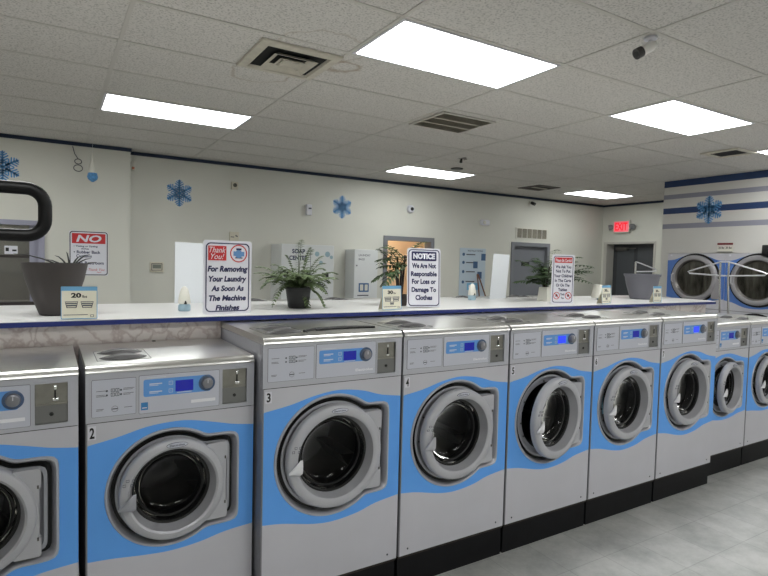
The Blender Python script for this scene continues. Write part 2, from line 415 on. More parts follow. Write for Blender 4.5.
def make_washer(K, name, label, big):
    w, D = K['w'], K['d']; cx, cz = K['c']; R, BX, BZ = K['R'], K['bx'], K['bz']
    t = thing(name, label, 'washing machine')
    # body shell
    b = nb()
    z0, z1 = BASE, K['fz']
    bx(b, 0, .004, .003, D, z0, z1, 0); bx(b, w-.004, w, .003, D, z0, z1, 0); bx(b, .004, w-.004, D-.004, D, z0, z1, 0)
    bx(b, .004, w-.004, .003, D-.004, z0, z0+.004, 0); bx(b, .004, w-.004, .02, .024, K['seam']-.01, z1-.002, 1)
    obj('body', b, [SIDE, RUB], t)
    # front panel: grey sheet with the blue wave band and the door recess
    up = catmull(K['up'], 5); lo = catmull(K['lo'], 5)
    O = [(cx+x, cz+z) for x, z in outline(R, BX, BZ)]
    V = []; E_ = []
    def chain(pts, close=False):
        i0 = len(V); V.extend([Vector(p) for p in pts])
        for k in range(len(pts)-1): E_.append((i0+k, i0+k+1))
        if close: E_.append((i0+len(pts)-1, i0))
    e0 = .006
    lo[0] = (e0, lo[0][1]); up[0] = (e0, up[0][1])
    chain([(e0, z0+.002)]+[(e0, lo[0][1]), (e0, up[0][1])]+[(e0, K['seam']-.0015), (w, K['seam']-.0015), (w, up[-1][1]), (w, lo[-1][1]), (w, z0+.002)], True)
    chain(up); chain(lo); chain(O, True)
    vo, eo, fo, *_ = delaunay_2d_cdt(V, E_, [], 1, 1e-5)
    b = nb(); bv = [b.verts.new((v.x, 0, v.y)) for v in vo]
    from math import hypot, atan2
    for f in fo:
        x = sum(vo[i].x for i in f)/len(f); z = sum(vo[i].y for i in f)/len(f)
        # inside recess?
        dx, dz = x-cx, z-cz; th = atan2(dz, dx); n = 120; kk = (th % (2*PI))/(2*PI)*n; i0 = int(kk) % n; fr = kk-int(kk)
        r0 = hypot(O[i0][0]-cx, O[i0][1]-cz); r1 = hypot(O[(i0+1) % n][0]-cx, O[(i0+1) % n][1]-cz)
        if hypot(dx, dz) < (r0+(r1-r0)*fr)*.999: continue
        ff = b.faces.new([bv[i] for i in f]); ff.material_index = 1 if interp(lo, x) < z < interp(up, x) else 0
    bmesh.ops.delete(b, geom=[v for v in b.verts if not v.link_faces], context='VERTS')
    # rolled edges of the sheet
    for P4 in (((w, 0), (w, .003)), ((e0, 0), (.0035, .0006), (.0012, .0022), (0, .006))):
        for (xa, ya), (xb, yb) in zip(P4, P4[1:]):
            vs = [b.verts.new(p) for p in ((xa, ya, z0+.002), (xa, ya, K['seam']-.0015), (xb, yb, K['seam']-.0015), (xb, yb, z0+.002))]
            b.faces.new(vs).material_index = 2
    obj('front_panel', b, [GREY, BLUE, SIDE], t)
    # recess rim and flange
    b = nb()
    def lay(dd, y, Rr=None): return [Vector((cx+x, y, cz+z)) for x, z in (outline(R-dd, BX-dd, BZ-dd) if Rr is None else circ(Rr))]
    rg = R-.082
    L_ = [lay(0, 0), lay(.003, -.005), lay(.009, -.006), lay(.014, -.001), lay(.022, .022), lay(.024, .032), lay(.036, .032), lay(.038, .016), lay(.050, .014), lay(.054, .020), lay(.060, .024),
          lay(0, .028, rg), lay(0, .040, rg-.008), lay(0, .10, rg-.03), lay(0, .115, rg-.022)]
    rings(b, L_, [0, 0, 0, 0, 0, 1, 1, 2, 2, 2, 2, 3, 3, 3])
    obj('door_recess', b, [RIM, RUB, FLANGE, RUB], t, 35)
    # drum
    b = nb()
    lathe_y(b, [(rg-.022, .115), (rg+.01, .13), (rg+.02, .14), (rg+.02, .50), (rg-.03, .53), (.05, .52), (.03, .50), (.002, .49)], (cx, 0, cz), 0, 48, False, True)
    for k in range(3):
        a = PI/2+2*PI*k/3; rr = rg-.01
        p = [(cx+(rr+.03)*math.cos(a+s*.16), cz+(rr+.03)*math.sin(a+s*.16)) for s in (-1, 1)]
        q = (cx+(rr-.05)*math.cos(a), cz+(rr-.05)*math.sin(a))
        prism(b, [p[0], q, p[1]], .17, .47)
    obj('drum', b, DRUM, t, 40)
    # door, pivoting at its right-hand hinges
    hx = cx+BX-.068; hy = -.004; Rd, Rg = K['Rd'], K['Rg']; c0 = (-(BX-.068)+.006, 0, 0)
    b = nb()
    lathe_y(b, [(Rd-.03, .010), (Rd-.006, .008), (Rd, .004), (Rd, -.020), (Rd-.003, -.028), (Rd-.009, -.033), (Rd-.03, -.037), (Rg+.022, -.036), (Rg+.015, -.032),
                (Rg+.003, .010), (Rg, .018), (Rg, .030), (Rg+.012, .030), (Rg+.018, .010), (Rd-.03, .010)], c0, [0, 0, 0, 0, 0, 0, 0, 0, 1, 1, 2, 2, 2, 2], 72)
    door = obj('door', b, [DOORG, DOORB, RUB], t, 35, (hx, hy, cz))
    b = nb()
    hp = BZ-.038
    arc = [(c0[0]+(Rd-.02)*math.cos(math.radians(a)), (Rd-.02)*math.sin(math.radians(a))) for a in range(-52, 53, 4)]
    prism(b, arc+[(c0[0]+Rd*.66, hp), (.004, hp), (.010, hp-.008), (.010, .098), (.007, .094), (.004, .088), (.004, -.088), (.007, -.094), (.010, -.098), (.010, -hp+.008), (.004, -hp), (c0[0]+Rd*.66, -hp)], -.020, .008)
    obj('hinge_plate', b, DOORG, door)
    for q in (.092, -.104):
        b = nb(); bx(b, -.003, .003, -.024, -.018, q, q+.012); obj('hinge', b, STEELD, door)
    b = nb()
    lathe_y(b, [(Rg+.002, .022), (Rg-.006, .022), (Rg-.012, .035), (Rg-.024, .068), (Rg-.045, .09), (Rg*.4, .105), (.002, .109)], c0, 0, 64, False, True)
    obj('door_glass', b, GLASS, door, 60)
    b = nb()
    lathe_y(b, [(Rg+.001, .016), (Rg-.008, .018), (Rg-.010, .022), (Rg+.001, .024)], c0, 0, 64)
    lathe_y(b, [(Rg-.018, .040), (Rg-.024, .038), (Rg-.028, .042), (Rg-.022, .046)], c0, 0, 64)
    obj('glass_gasket', b, BLACK, door, 40)
    # badge
    b = nb(); zb = (Rd+Rg)/2+.006; bw, bh = .042, .0115
    ov = lambda s: [(c0[0]+.008+(bw*s)*math.cos(2*PI*k/40), zb+(bh*s)*math.sin(2*PI*k/40)) for k in range(40)]
    sc = lambda a: [(c0[0]+.008+(bw-a)*math.cos(2*PI*k/40), zb+(bh-a)*math.sin(2*PI*k/40)) for k in range(40)]
    frame2(b, sc(0), sc(.0014), -.0395, -.036, 1); prism(b, sc(.0014), -.0388, -.036, 0)
    text_bm(b, 'Electrolux', c0[0]+.008-.030, c0[0]+.008+.030, zb-.0045, zb+.0045, -.0392, 1, .02)
    obj('badge', b, [FASCIA2, INKG], door)
    # handle
    b = nb(); hxx = c0[0]-(Rd+Rg)/2-.004
    sec = [(hxx-.026, -.016, .005, .004), (hxx-.010, -.010, .013, .009), (hxx+.010, .000, .024, .013), (hxx+.026, .006, .034, .012), (hxx+.038, .008, .031, .006)]
    rr = []
    for X, zc_, hz, hyy in sec:
        rr.append([Vector((X+.0, -.042-hyy*.7*math.cos(a)-hyy*.5, zc_-.022+hz*math.sin(a))) for a in [2*PI*k/16 for k in range(16)]])
    rings(b, rr, 0, True, True, True)
    obj('handle', b, [FLANGE], door, 50)
    b = nb()
    for k, (dx_, dz_) in enumerate(((-.004, .045), (.008, .062), (.024, .042), (.030, .060))):
        x_, z_ = hxx+dx_, .01+dz_
        frame2(b, [(x_+.006, z_+.005), (x_-.006, z_+.005), (x_-.006, z_-.005), (x_+.006, z_-.005)], [(x_+.005, z_+.004), (x_-.005, z_+.004), (x_-.005, z_-.004), (x_+.005, z_-.004)], -.0380, -.036)
    obj('pictogram', b, INKG, door)
    # screws on the flange
    for a in (100, 152, 186, 208):
        b = nb(); rr_ = R-.071; a = math.radians(a)
        lathe_y(b, [(.0055, .024), (.0055, .017), (.003, .016), (.001, .0175)], (cx+rr_*math.cos(a), 0, cz+rr_*math.sin(a)), 0, 10, False, True)
        obj('screw', b, STEELD, t, 40)
    for x_ in (.055, w-.055):
        b = nb(); lathe_y(b, [(.005, .001), (.005, -.002), (.002, -.003)], (x_, 0, BASE+.034), 0, 10, False, True); obj('panel_screw', b, INKG, t)
    # control fascia, as a frame round the coin box
    b = nb(); z0f = K['seam']+.0015; c_ = K['coin']
    bx(b, 0, c_[0], -.001, .03, z0f, K['fz'], 0); bx(b, c_[1], w, -.001, .03, z0f, K['fz'], 0)
    bx(b, c_[0], c_[1], -.001, .03, z0f, c_[2], 0); bx(b, c_[0], c_[1], -.001, .03, c_[3], K['fz'], 0)
    a0, a1, b0, b1 = K['p1']; ln = .0012
    for (a0, a1, b0, b1) in (K['p1'], K['p2']):
        prism(b, rrect(a0, a1, b0, b1, .005), -.0025, -.001, 2)
        prism(b, rrect(a0+ln, a1-ln, b0+ln, b1-ln, .004), -.0032, -.0024, 1)
    fa = obj('control_panel', b, [FASCIA, FASCIA2, INKG], t)
    # printed instructions
    b = nb(); a0, a1, b0, b1 = K['p1']; mx_ = (a0+a1)/2; mz = b0+(b1-b0)*.66
    for i in (0, 1):
        for j in (0, 1):
            x_, z_ = mx_-.012+i*.016, mz-.002-j*.017
            frame2(b, rrect(x_, x_+.014, z_, z_+.014, .001, 1), rrect(x_+.002, x_+.012, z_+.002, z_+.012, .0008, 1), -.0036, -.003)
            bx(b, x_+.0060, x_+.0078, -.0036, -.003, z_+.003, z_+.011)
    for (x_, z_, w_) in ((a0+.016, mz+.004, .036), (a0+.016, mz-.012, .03), (a0+.016, mz-.017, .034), (mx_+.032, mz+.009, .04), (mx_+.032, mz+.004, .034), (mx_+.032, mz-.011, .038), (mx_+.032, mz-.016, .026),
                         (a0+.016, b0+.03, .026), (a0+.016, b0+.025, .022), (mx_+.035, b0+.03, .03)):
        if x_+w_ > a1-.006: w_ = a1-.006-x_
        bx(b, x_, x_+w_, -.0034, -.003, z_, z_+.0018)
    for x_ in (mx_-.026, mx_+.024): 
        for j in (0, 1): lathe_y(b, [(.004, -.003), (.004, -.0036)], (x_, 0, mz+.004-j*.017), 0, 10, False, True)
    lathe_y(b, [(.012, -.003), (.012, -.0036), (.0108, -.0036), (.0108, -.003)], (mx_+.002, 0, b0+.028), 0, 20)
    bx(b, mx_-.008, mx_+.012, -.0036, -.003, b0+.026, b0+.03)
    obj('instruction_print', b, INKG, fa)
    # display band
    a0, a1, b0, b1 = K['band']; b = nb(); prism(b, rrect(a0, a1, b0, b1, .008), -.0042, -.003, 0)
    l0, l1, l2, l3 = K['lcd']
    for zz in (b1-.022, b0+.016):
        bx(b, a0+.022, a0+.070, -.0046, -.004, zz, zz+.005, 1); bx(b, a0+.022, a0+.056, -.0046, -.004, zz-.005, zz-.0025, 1)
        frame2(b, rrect(l0-.026, l0-.010, zz-.007, zz+.009, .002, 2), rrect(l0-.0245, l0-.0115, zz-.0055, zz+.0075, .0015, 2), -.0048, -.004, 1)
        bx(b, l0-.0185, l0-.0175, -.0048, -.004, zz-.003, zz+.005, 1)
    bx(b, l0+.006, l1-.006, -.0046, -.004, l2-.006, l2-.003, 1)
    band = obj('display_band', b, [PBLUE, mat('print_white', (206, 214, 232), .5)], fa)
    b = nb(); bx(b, a0+.012, a0+.085, -.0036, -.003, b1+.005, b1+.008); obj('model_print', b, mat('print_pale', (214, 216, 226), .5), fa)
    b = nb(); bx(b, l0, l1, -.0052, -.004, l2, l3); obj('display', b, LCD, fa)
    kx, kz, kr = K['knob']; b = nb()
    lathe_y(b, [(kr, -.003), (kr, -.006), (kr-.002, -.007), (kr-.009, -.007), (kr-.011, -.012), (kr-.013, -.022), (kr-.017, -.024), (.002, -.024)], (kx, 0, kz), [0, 0, 0, 1, 1, 1, 1], 36, False, True)
    bx(b, kx-.0015, kx+.0015, -.0246, -.0235, kz+.002, kz+kr-.018, 2)
    obj('knob', b, [PBLUED, mat('knob_grey', (140, 140, 146), .3, .5), WHITE], fa, 35)
    a0, a1, b0, b1 = K['brand']; b = nb()
    if big: text_bm(b, 'Electrolux', a0, a1, b0, b1, -.0036, 0, .03)
    else: bx(b, a0, a1, -.0036, -.003, b0, b1)
    obj('brand_strip', b, mat('print_white2', (236, 236, 242), .5), fa)
    if not big:
        b = nb(); bx(b, .196, .222, -.0036, -.003, 1.053, 1.084); bx(b, .200, .218, -.0040, -.0036, 1.060, 1.064, 1); obj('energy_sticker', b, [mat('sticker_blue', (60, 130, 190), .5), WHITE], fa)
    # coin box
    c0_, c1_, c2_, c3_ = K['coin']; b = nb()
    rin = rrect(c0_, c1_, c2_, c3_, .002, 1); rou = rrect(c0_-.006, c1_+.006, c2_-.006, c3_+.006, .003, 1)
    frame2(b, rou, rin, -.004, .012, 0)
    bx(b, c0_, c1_, .020, .024, c2_, c3_, 1)
    mzc = c2_+(c3_-c2_)*.47
    bx(b, c0_+.001, c1_-.001, .002, .020, c2_+.001, mzc-.003, 3, .0); bx(b, c0_+.002, c1_-.002, -.001, .020, mzc-.002, mzc+.003, 2)
    bx(b, c0_+.001, c1_-.001, .006, .020, mzc+.003, c3_-.001, 2)
    cb = obj('coin_box', b, [FASCIA, RUB, ALU, mat('coin_lower', (128, 128, 128), .4, .6)], t)
    b = nb(); bx(b, c1_-.044, c1_-.039, .002, .011, mzc+.022, c3_-.028, 1, 0); bx(b, c1_-.050, c1_-.030, .004, .010, mzc+.012, mzc+.022, 0, .001); bx(b, c1_-.046, c1_-.036, .002, .010, c3_-.026, c3_-.012, 0, .001)
    obj('coin_slot', b, [CHROME, BLACK], cb)
    b = nb(); lathe_y(b, [(.007, .004), (.007, -.001), (.004, -.002), (.003, .0005)], ((c0_+c1_)/2, 0, (c2_+mzc)/2), 0, 16, False, True); obj('lock', b, BLACK, cb)
    # stainless top
    b = nb(); z0, z1 = K['fz']+.001, K['top']
    prof = [(D, z0), (D, z1-.004), (D-.004, z1), (.022, z1), (.010, z1-.003), (.002, z1-.010), (-.006, z1-.020), (-.008, z0+.003), (-.005, z0)]
    prism_x = [[Vector((x, y, z)) for y, z in prof] for x in (0.0, w)]
    rings(b, prism_x, 0, True, True, True)
    tp = obj('top_cover', b, STEEL, t, 32)
    b = nb(); bx(b, w*.5-.008, w*.5+.008, D-.03, D-.008, z1, z1+.006, 0, .002); obj('top_screw', b, STEELD, tp)
    # soap compartment: recess frame and two curved lids
    b = nb(); x0, x1, y0, y1 = (.045, .25, .095, .35)
    frame2(b, rrect(x0, x1, y0, y1, .006, 3), rrect(x0+.003, x1-.003, y0+.003, y1-.003, .005, 3), 0, .0012)
    bmesh.ops.transform(b, matrix=Matrix(((1, 0, 0, 0), (0, 0, 1, 0), (0, 1, 0, z1+.0002), (0, 0, 0, 1))), verts=b.verts)
    obj('soap_box_rim', b, STEELD, tp)
    for yy in (.15, .285):
        b = nb(); rr = []
        for i in range(15):
            u = i/14; x_ = x0+.012+(x1-x0-.024)*u; h = .016*math.sin(PI*u)
            rr.append([Vector((x_, yy-.052*math.sin(PI*u)**.6-.001, z1+.0015)), Vector((x_, yy-.045*math.sin(PI*u)**.6, z1+.002+h)), Vector((x_, yy, z1+.004+h)), Vector((x_, yy+.004, z1+.0015))])
        rings(b, rr, 0, True, True, True)
        obj('soap_lid', b, mat('soap_lid_grey', (96, 95, 96), .4, .5), tp, 40)
    # black base
    b = nb(); bx(b, .002, w-.002, .012, D-.03, 0, BASE-.012, 0); bx(b, .0, w, .004, D-.02, BASE-.012, BASE, 1)
    obj('base', b, [BASEM, RUST], t)
    return t

def number(t, K, n):
    a, c, z0, z1 = K['num']; b = nb(); bx(b, a, c, -.0012, 0, z0, z1)
    o = obj('number_plate', b, WHITE, t)
    b = nb(); m = .005; text_bm(b, n, a+m*1.1 if n != '1' else a+m*2, c-m*1.1 if n != '1' else c-m*2, z0+m, z1-m, -.0016, 0, .03); obj('digit', b, INK, o)

X3 = .7856; WL = .7128; GAP = .013; DS = .0836
big0 = make_washer(BIG, 'washing_machine', '', True)
sml0 = make_washer(SML, 'washing_machine', '', False)
GF = 'front row of coin washing machines'
front = [  # x, small?, number, door angle (deg), label
    (.0886-.66, 1, None, 0, 'small grey and blue coin washer, leftmost of the front row, cut by photo edge'),
    (.113, 1, '2', 1.5, 'small grey and blue coin washer bearing number 2'),
    (X3, 0, '3', 0, 'large grey and blue coin washer bearing number 3, nearest large one'),
    (X3+1*(WL+GAP), 0, '4', 1, 'large grey and blue coin washer bearing number 4, door shut'),
    (X3+2*(WL+GAP), 0, '5', 8, 'large grey and blue coin washer bearing number 5, door standing ajar'),
    (X3+3*(WL+GAP), 0, '6', 1, 'large grey and blue coin washer bearing number 6, bluish laundry inside'),
    (X3+4*(WL+GAP), 0, '7', 0, 'large grey and blue coin washer bearing number 7 with brightly lit display'),
    (X3+5*WL+4*GAP+.012, 1, None, 6, 'small coin washer with its door ajar, right after the large number 7 machine'),
    (X3+5*WL+4*GAP+.012+.672, 1, None, 1.5, 'small coin washer at far right end of front row, cut by photo edge'),
]
used = set()
HW = mat('handle_white', (222, 222, 226), .4)
for i, (x, s, n, ang, lab) in enumerate(front):
    src = sml0 if s else big0
    if s not in used: o = src; used.add(s)
    else: o = copy_tree(src)
    o.location = (x, DS if s else 0, 0); o['label'] = lab; o['group'] = GF
    front[i] = front[i]+(o,)
for i, (x, s, n, ang, lab, o) in enumerate(front):
    dr = child(o, 'door'); dr.rotation_euler.z = math.radians(ang)     # positive turns the latch side toward the aisle
    h = child(dr, 'handle')
    if i not in (1, 0):
        h.data = h.data.copy() if False else h.data
        h.material_slots[0].link = 'OBJECT'; h.material_slots[0].material = HW if i not in (3,) else DOORG
    if i in (6, 4):
        l = child(child(o, 'control_panel'), 'display'); l.material_slots[0].link = 'OBJECT'; l.material_slots[0].material = LCDB
    if n: number(o, SML if s else BIG, n)
# mirrored row behind the partition (only the tops show over the counter)
for k in range(6):
    o = copy_tree(big0); num = child(o, 'number_plate')
    if num:
        for c in list(num.children): bpy.data.objects.remove(c)
        bpy.data.objects.remove(num)
    o.location = (1.55+k*(WL+GAP), 2.225, 0); o.rotation_euler.z = PI
    o['label'] = 'washing machine of the far row behind the counter, only its steel top showing'; o['group'] = 'far row of washers behind the counter'
# dark cord left on number 3
b = nb(); zt = BIG['top']+.006
cp = catmull([(X3+.235, .115, zt), (X3+.32, .175, zt), (X3+.45, .20, zt), (X3+.58, .185, zt), (X3+.64, .15, zt), (X3+.56, .165, zt), (X3+.42, .165, zt), (X3+.31, .140, zt)], 6)
tube(b, cp, .0055, 0, 8); tag(obj('cable', b, RUB, None, 50), 'thin black cord lying in a flat loop on top of washer number 3', 'cable')
# laundry in number 6
bpy.context.view_layer.update()
b = nb(); c = (X3+3*(WL+GAP)+BIG['c'][0]+.0, .28, BIG['c'][1]-.09)
bmesh.ops.create_icosphere(b, subdivisions=4, radius=.115)
from mathutils import noise as mnoise
for v in b.verts:
    nrm = v.co.normalized(); k = 1+.35*mnoise.noise(nrm*2.3)+.25*mnoise.noise(nrm*5.1)
    v.co = Vector((nrm.x*.125*k, nrm.y*.10*k, nrm.z*.09*k))+Vector(c)
o = obj('laundry', b, mat('laundry_blue', (120, 160, 178), .85, noise=.5, nscale=12), None, 60); tag(o, 'crumpled pale blue laundry inside the drum of washer number 6', 'laundry')

# ------------------------------------------------------------------ dryers
def make_dryer():
    t = thing('tumble_dryer', '', 'tumble dryer', group='stack dryers in the striped wall')
    w = .805
    b = nb(); bx(b, 0, w, .02, .75, .08, 1.90, 0); bx(b, 0, w, .03, .75, 0, .08, 1)
    obj('cabinet', b, [SIDE, BASEM], t)
    for lv, (z0, z1) in enumerate(((1.14, 1.90), (.37, 1.13))):
        cx, cz = w/2, z0+.412; off = z0-1.14
        up = catmull([(0, 1.80+off), (.10, 1.81+off), (.25, 1.862+off), (.40, 1.878+off), (.55, 1.862+off), (.70, 1.81+off), (w, 1.80+off)], 5)
        lo = catmull([(0, 1.27+off), (.10, 1.25+off), (.25, 1.195+off), (.40, 1.182+off), (.55, 1.20+off), (.70, 1.26+off), (w, 1.28+off)], 5)
        V = []; E_ = []
        def chain(pts, close=False):
            i0 = len(V); V.extend([Vector(p) for p in pts])
            for k in range(len(pts)-1): E_.append((i0+k, i0+k+1))
            if close: E_.append((i0+len(pts)-1, i0))
        chain([(0, z0), (0, lo[0][1]), (0, up[0][1]), (0, z1), (w, z1), (w, up[-1][1]), (w, lo[-1][1]), (w, z0)], True)
        chain(up); chain(lo)
        vo, eo, fo, *_ = delaunay_2d_cdt(V, E_, [], 1, 1e-5)
        b = nb(); bv = [b.verts.new((v.x, 0, v.y)) for v in vo]
        for f in fo:
            x = sum(vo[i].x for i in f)/len(f); z = sum(vo[i].y for i in f)/len(f)
            b.faces.new([bv[i] for i in f]).material_index = 1 if interp(lo, x) < z < interp(up, x) else 0
        bx(b, 0, w, .002, .02, z0, z1, 0)
        pn = obj('front_panel', b, [GREY, mat('dryer_blue', (86, 126, 200), .4)], t)
        b = nb(); lathe_y(b, [(.347, .0), (.347, -.004), (.318, -.004), (.318, 0)], (cx, 0, cz), 0, 56)
        bx(b, cx+.30, cx+.345, -.004, 0, cz-.20, cz+.05)
        obj('door_seal', b, RUB, t)
        b = nb(); lathe_y(b, [(.320, .0), (.322, -.03), (.312, -.045), (.29, -.052), (.262, -.045), (.245, -.02), (.24, 0)], (cx, 0, cz), [0, 0, 0, 0, 1, 1], 64)
        prism(b, rrect(cx+.255, cx+.352, cz-.275, cz-.0, .02), -.035, -.004, 0)
        dr = obj('door', b, [mat('dryer_ring', (158, 156, 160), .4, .3), mat('dryer_ring_dark', (120, 116, 114), .35, .5)], t, 35)
        b = nb(); lathe_y(b, [(.242, -.012), (.20, -.016), (.002, -.018)], (cx, 0, cz), 0, 48, False, True)
        obj('door_glass', b, GLASS, dr, 60)
        b = nb(); lathe_y(b, [(.240, -.001), (.235, -.003), (.20, -.0025), (.19, -.004), (.10, -.003), (.002, -.003)], (cx, 0, cz), 0, 48, False, True)
        obj('drum_back', b, mat('drum_face', (150, 146, 134), .3, 1., noise=.7, nscale=5, stretch=(3, 1, .6)), dr, 20)
        b = nb(); tube(b, [(cx-.285, -.05, cz-.06), (cx-.285, -.085, cz-.045), (cx-.285, -.085, cz+.045), (cx-.285, -.05, cz+.06)], .008); obj('handle', b, DOORG, dr, 40)
    b = nb(); bx(b, .04, .065, -.004, 0, 1.862, 1.885); obj('number_plate', b, WHITE, t)
    return t
d0 = make_dryer()
for k, (y, lab) in enumerate(((2.483, 'stacked blue and grey tumble dryer beside the end of the striped wall'), (1.673, 'stacked blue and grey tumble dryer at the right photo edge, behind the hanger rack'), (.863, 'stacked blue and grey tumble dryer outside the right edge of the photo'))):
    o = d0 if k == 0 else copy_tree(d0)
    o.location = (XD-.02, y, 0); o.rotation_euler.z = -PI/2; o['label'] = lab
# price plaque above the dryers
t = thing('price_sign', 'small white price plaque with dark red header above the dryers', 'sign', (XD-.022, 1.69, 1.915), -PI/2)
b = nb(); bx(b, -.10, .10, -.004, .004, 0, .125, 0); bx(b, -.06, -.05, -.003, .003, -.02, 0, 0); obj('board', b, OFFW, t)
b = nb(); bx(b, -.10, .10, -.006, -.004, .098, .125); obj('header', b, mat('dark_red', (110, 30, 36), .5), t)
b = nb(); text_bm(b, '20 lbs  30 lbs', -.085, .085, .045, .075, -.0055, 0, .02); bx(b, -.095, .095, -.0055, -.004, .002, .008); obj('lettering', b, INK, t)
o = None
t = thing('wall_box', 'small black box on the striped wall at the right photo edge', 'box', (XD-.001, 1.15, 1.915), -PI/2)
b = nb(); bx(b, -.06, .12, -.10, 0, -.05, .09, 0, .012); obj('housing', b, BLACK, t, 40)
b = nb(); lathe_y(b, [(.022, -.10), (.022, -.108), (.016, -.110), (.002, -.106)], (0, 0, .02), 0, 20, False, True); obj('lens', b, RUB, t, 40)

# ------------------------------------------------------------------ ceiling fixtures
LM = mat('light_diffuser', (250, 250, 255), .5, emit=(250, 252, 250), estr=15.0)
def make_light():
    t = thing('ceiling_light', '', 'ceiling light', group=None)
    x1, y1 = P, P/2
    b = nb(); o_ = rrect(.012, x1-.012, .012, y1-.012, .002, 1); i_ = rrect(.030, x1-.030, .030, y1-.030, .002, 1)
    frame2(b, o_, i_, 0, .006)
    bmesh.ops.transform(b, matrix=Matrix(((1, 0, 0, 0), (0, 0, 1, 0), (0, -1, 0, 0), (0, 0, 0, 1))), verts=b.verts)
    obj('frame', b, WHITE, t)
    b = nb(); bx(b, .030, x1-.030, .030, y1-.030, -.004, -.001); obj('diffuser', b, LM, t)
    return t
l0 = make_light()
lights = [(0, 4, 'lit ceiling panel light at the left, above the far aisle'), (1, 0, 'largest lit ceiling panel light, at the top centre of the photo'), (3, 0, 'lit ceiling panel light at the upper right'),
          (3, 6, 'small lit ceiling panel light near the back wall, centre'), (6, 6, 'farthest lit ceiling panel light, near the exit corner'), (5, 0, 'lit ceiling panel light cut by the right photo edge'),
          (-1, 0, 'x'), (-2, 5, 'x'), (-1, -5, 'x'), (1, -5, 'x'), (3, -5, 'x'), (5, -5, 'x')]
weak = []
for k, (i, j, lab) in enumerate(lights):
    o = l0 if k == 0 else copy_tree(l0)
    o.location = (GX+i*P, GY+j*P/2, HC-.002)
    if lab == 'x': lab = 'lit ceiling panel light outside the photo, over the near aisle'; o['group'] = 'ceiling lights behind and beside the photographer'
    o['label'] = lab
    if k in (0, 3, 4): weak.append(o)
for o in weak:  # emission lowered so the back wall comes out less bright
        df = child(o, 'diffuser'); df.material_slots[0].link = 'OBJECT'; df.material_slots[0].material = mat('light_diffuser_dim', (250, 250, 255), .5, emit=(248, 252, 250), estr=10.5)
# supply diffuser with nested louvres
t = thing('air_diffuser', 'square stained ceiling air vent with nested louvres beside the largest light', 'ceiling vent', (1.315, 1.135, HC-.004))
t.scale = (.88, .88, 1)
def sqr(h, z): return [Vector((x*h, y*h, z)) for x, y in ((-1, -1), (1, -1), (1, 1), (-1, 1))]
b = nb(); rings(b, [sqr(.30, 0), sqr(.295, -.012), sqr(.235, -.018), sqr(.225, -.002)], 0); obj('frame', b, VENT, t)
b = nb(); rings(b, [sqr(.225, -.002), sqr(.001, -.001)], 0); obj('duct', b, VDARK, t)
for h in (.165, .10):
    b = nb(); rings(b, [sqr(h-.05, -.003), sqr(h, -.030), sqr(h-.005, -.031), sqr(h-.055, -.004), sqr(h-.05, -.003)], 0); obj('louvre', b, VENT, t)
b = nb(); rings(b, [sqr(.062, -.020), sqr(.062, -.026), sqr(.055, -.028)], 0, True, True, True); obj('centre_plate', b, VENT, t)
t = thing('return_grille', 'square slatted ceiling return grille between the big light and the ceiling camera', 'ceiling vent', (2.80+.33, 1.755, HC-.004))
b = nb(); frame2(b, rrect(-.295, .295, -.265, .265, .004, 2), rrect(-.27, .27, -.24, .24, .004, 2), 0, .010)
bmesh.ops.transform(b, matrix=Matrix(((1, 0, 0, 0), (0, 0, 1, 0), (0, -1, 0, 0), (0, 0, 0, 1))), verts=b.verts); obj('frame', b, TBAR, t)
b = nb(); bx(b, -.27, .27, -.24, .24, -.002, 0); obj('backing', b, mat('grille_back', (120, 114, 102), .8), t)
b = nb()
for k in range(26):
    y = -.23+k*.0184; vs = [b.verts.new(q) for q in ((-.27, y, -.009), (.27, y, -.009), (.27, y+.008, -.003), (-.27, y+.008, -.003))]; b.faces.new(vs)
for k in (-.08, .08): bx(b, -.27, .27, k-.008, k+.008, -.0105, -.003)
obj('slats', b, mat('grille_slat', (196, 192, 182), .6), t)
t = thing('ceiling_register', 'dark dirty ceiling vent near the back wall above the grey door', 'ceiling vent', (6.85, 4.2, HC-.004))
b = nb(); rings(b, [sqr(.24, 0), sqr(.235, -.012), sqr(.19, -.016), sqr(.18, -.002)], 0); obj('frame', b, mat('dirty_frame', (96, 90, 86), .7), t)
b = nb(); rings(b, [sqr(.18, -.002), sqr(.001, -.001)], 0); bx(b, -.18, .18, -.02, .02, -.012, -.004, 1); obj('grid', b, [VDARK, VENT], t)
t = thing('ceiling_vent', 'dark open ceiling vent beside the light at the right photo edge', 'ceiling vent', (6.32, .98, HC-.004))
b = nb(); rings(b, [sqr(.20, 0), sqr(.195, -.012), sqr(.16, -.016), sqr(.15, -.002)], 0); obj('frame', b, VENT, t)
b = nb(); rings(b, [sqr(.15, -.002), sqr(.001, -.001)], 0); obj('duct', b, VDARK, t)
# bullet camera
t = thing('security_camera', 'white bullet security camera under the ceiling at the top right', 'camera', (2.85, -.37, HC-.0045))
b = nb(); lathe_z(b, [(.035, 0), (.035, -.012), (.012, -.016), (.010, -.045), (.016, -.05)], (0, 0, 0), 0, 20, True, True); obj('mount', b, WHITE, t, 40)
b = nb(); dv = Vector((-.72, .30, -.46)).normalized(); st = Vector((0, 0, -.05))-dv*.03
tube(b, [st, st+dv*.02, st+dv*.09], [.018, .028, .028], 0, 20); obj('camera_body', b, mat('camera_grey', (232, 230, 226), .4), t, 40)
b = nb(); tube(b, [st+dv*.09, st+dv*.125], .030, 0, 20); tube(b, [st+dv*.125, st+dv*.127], .018, 1, 16); obj('lens_hood', b, [mat('camera_dark', (52, 50, 50), .4), BLACK], t, 40)
t = thing('motion_sensor', 'small dark sensor on a grey arm under the ceiling near the back light', 'sensor', (4.25, 2.98, HC-.0045))
t.scale = (.6, .6, .6)
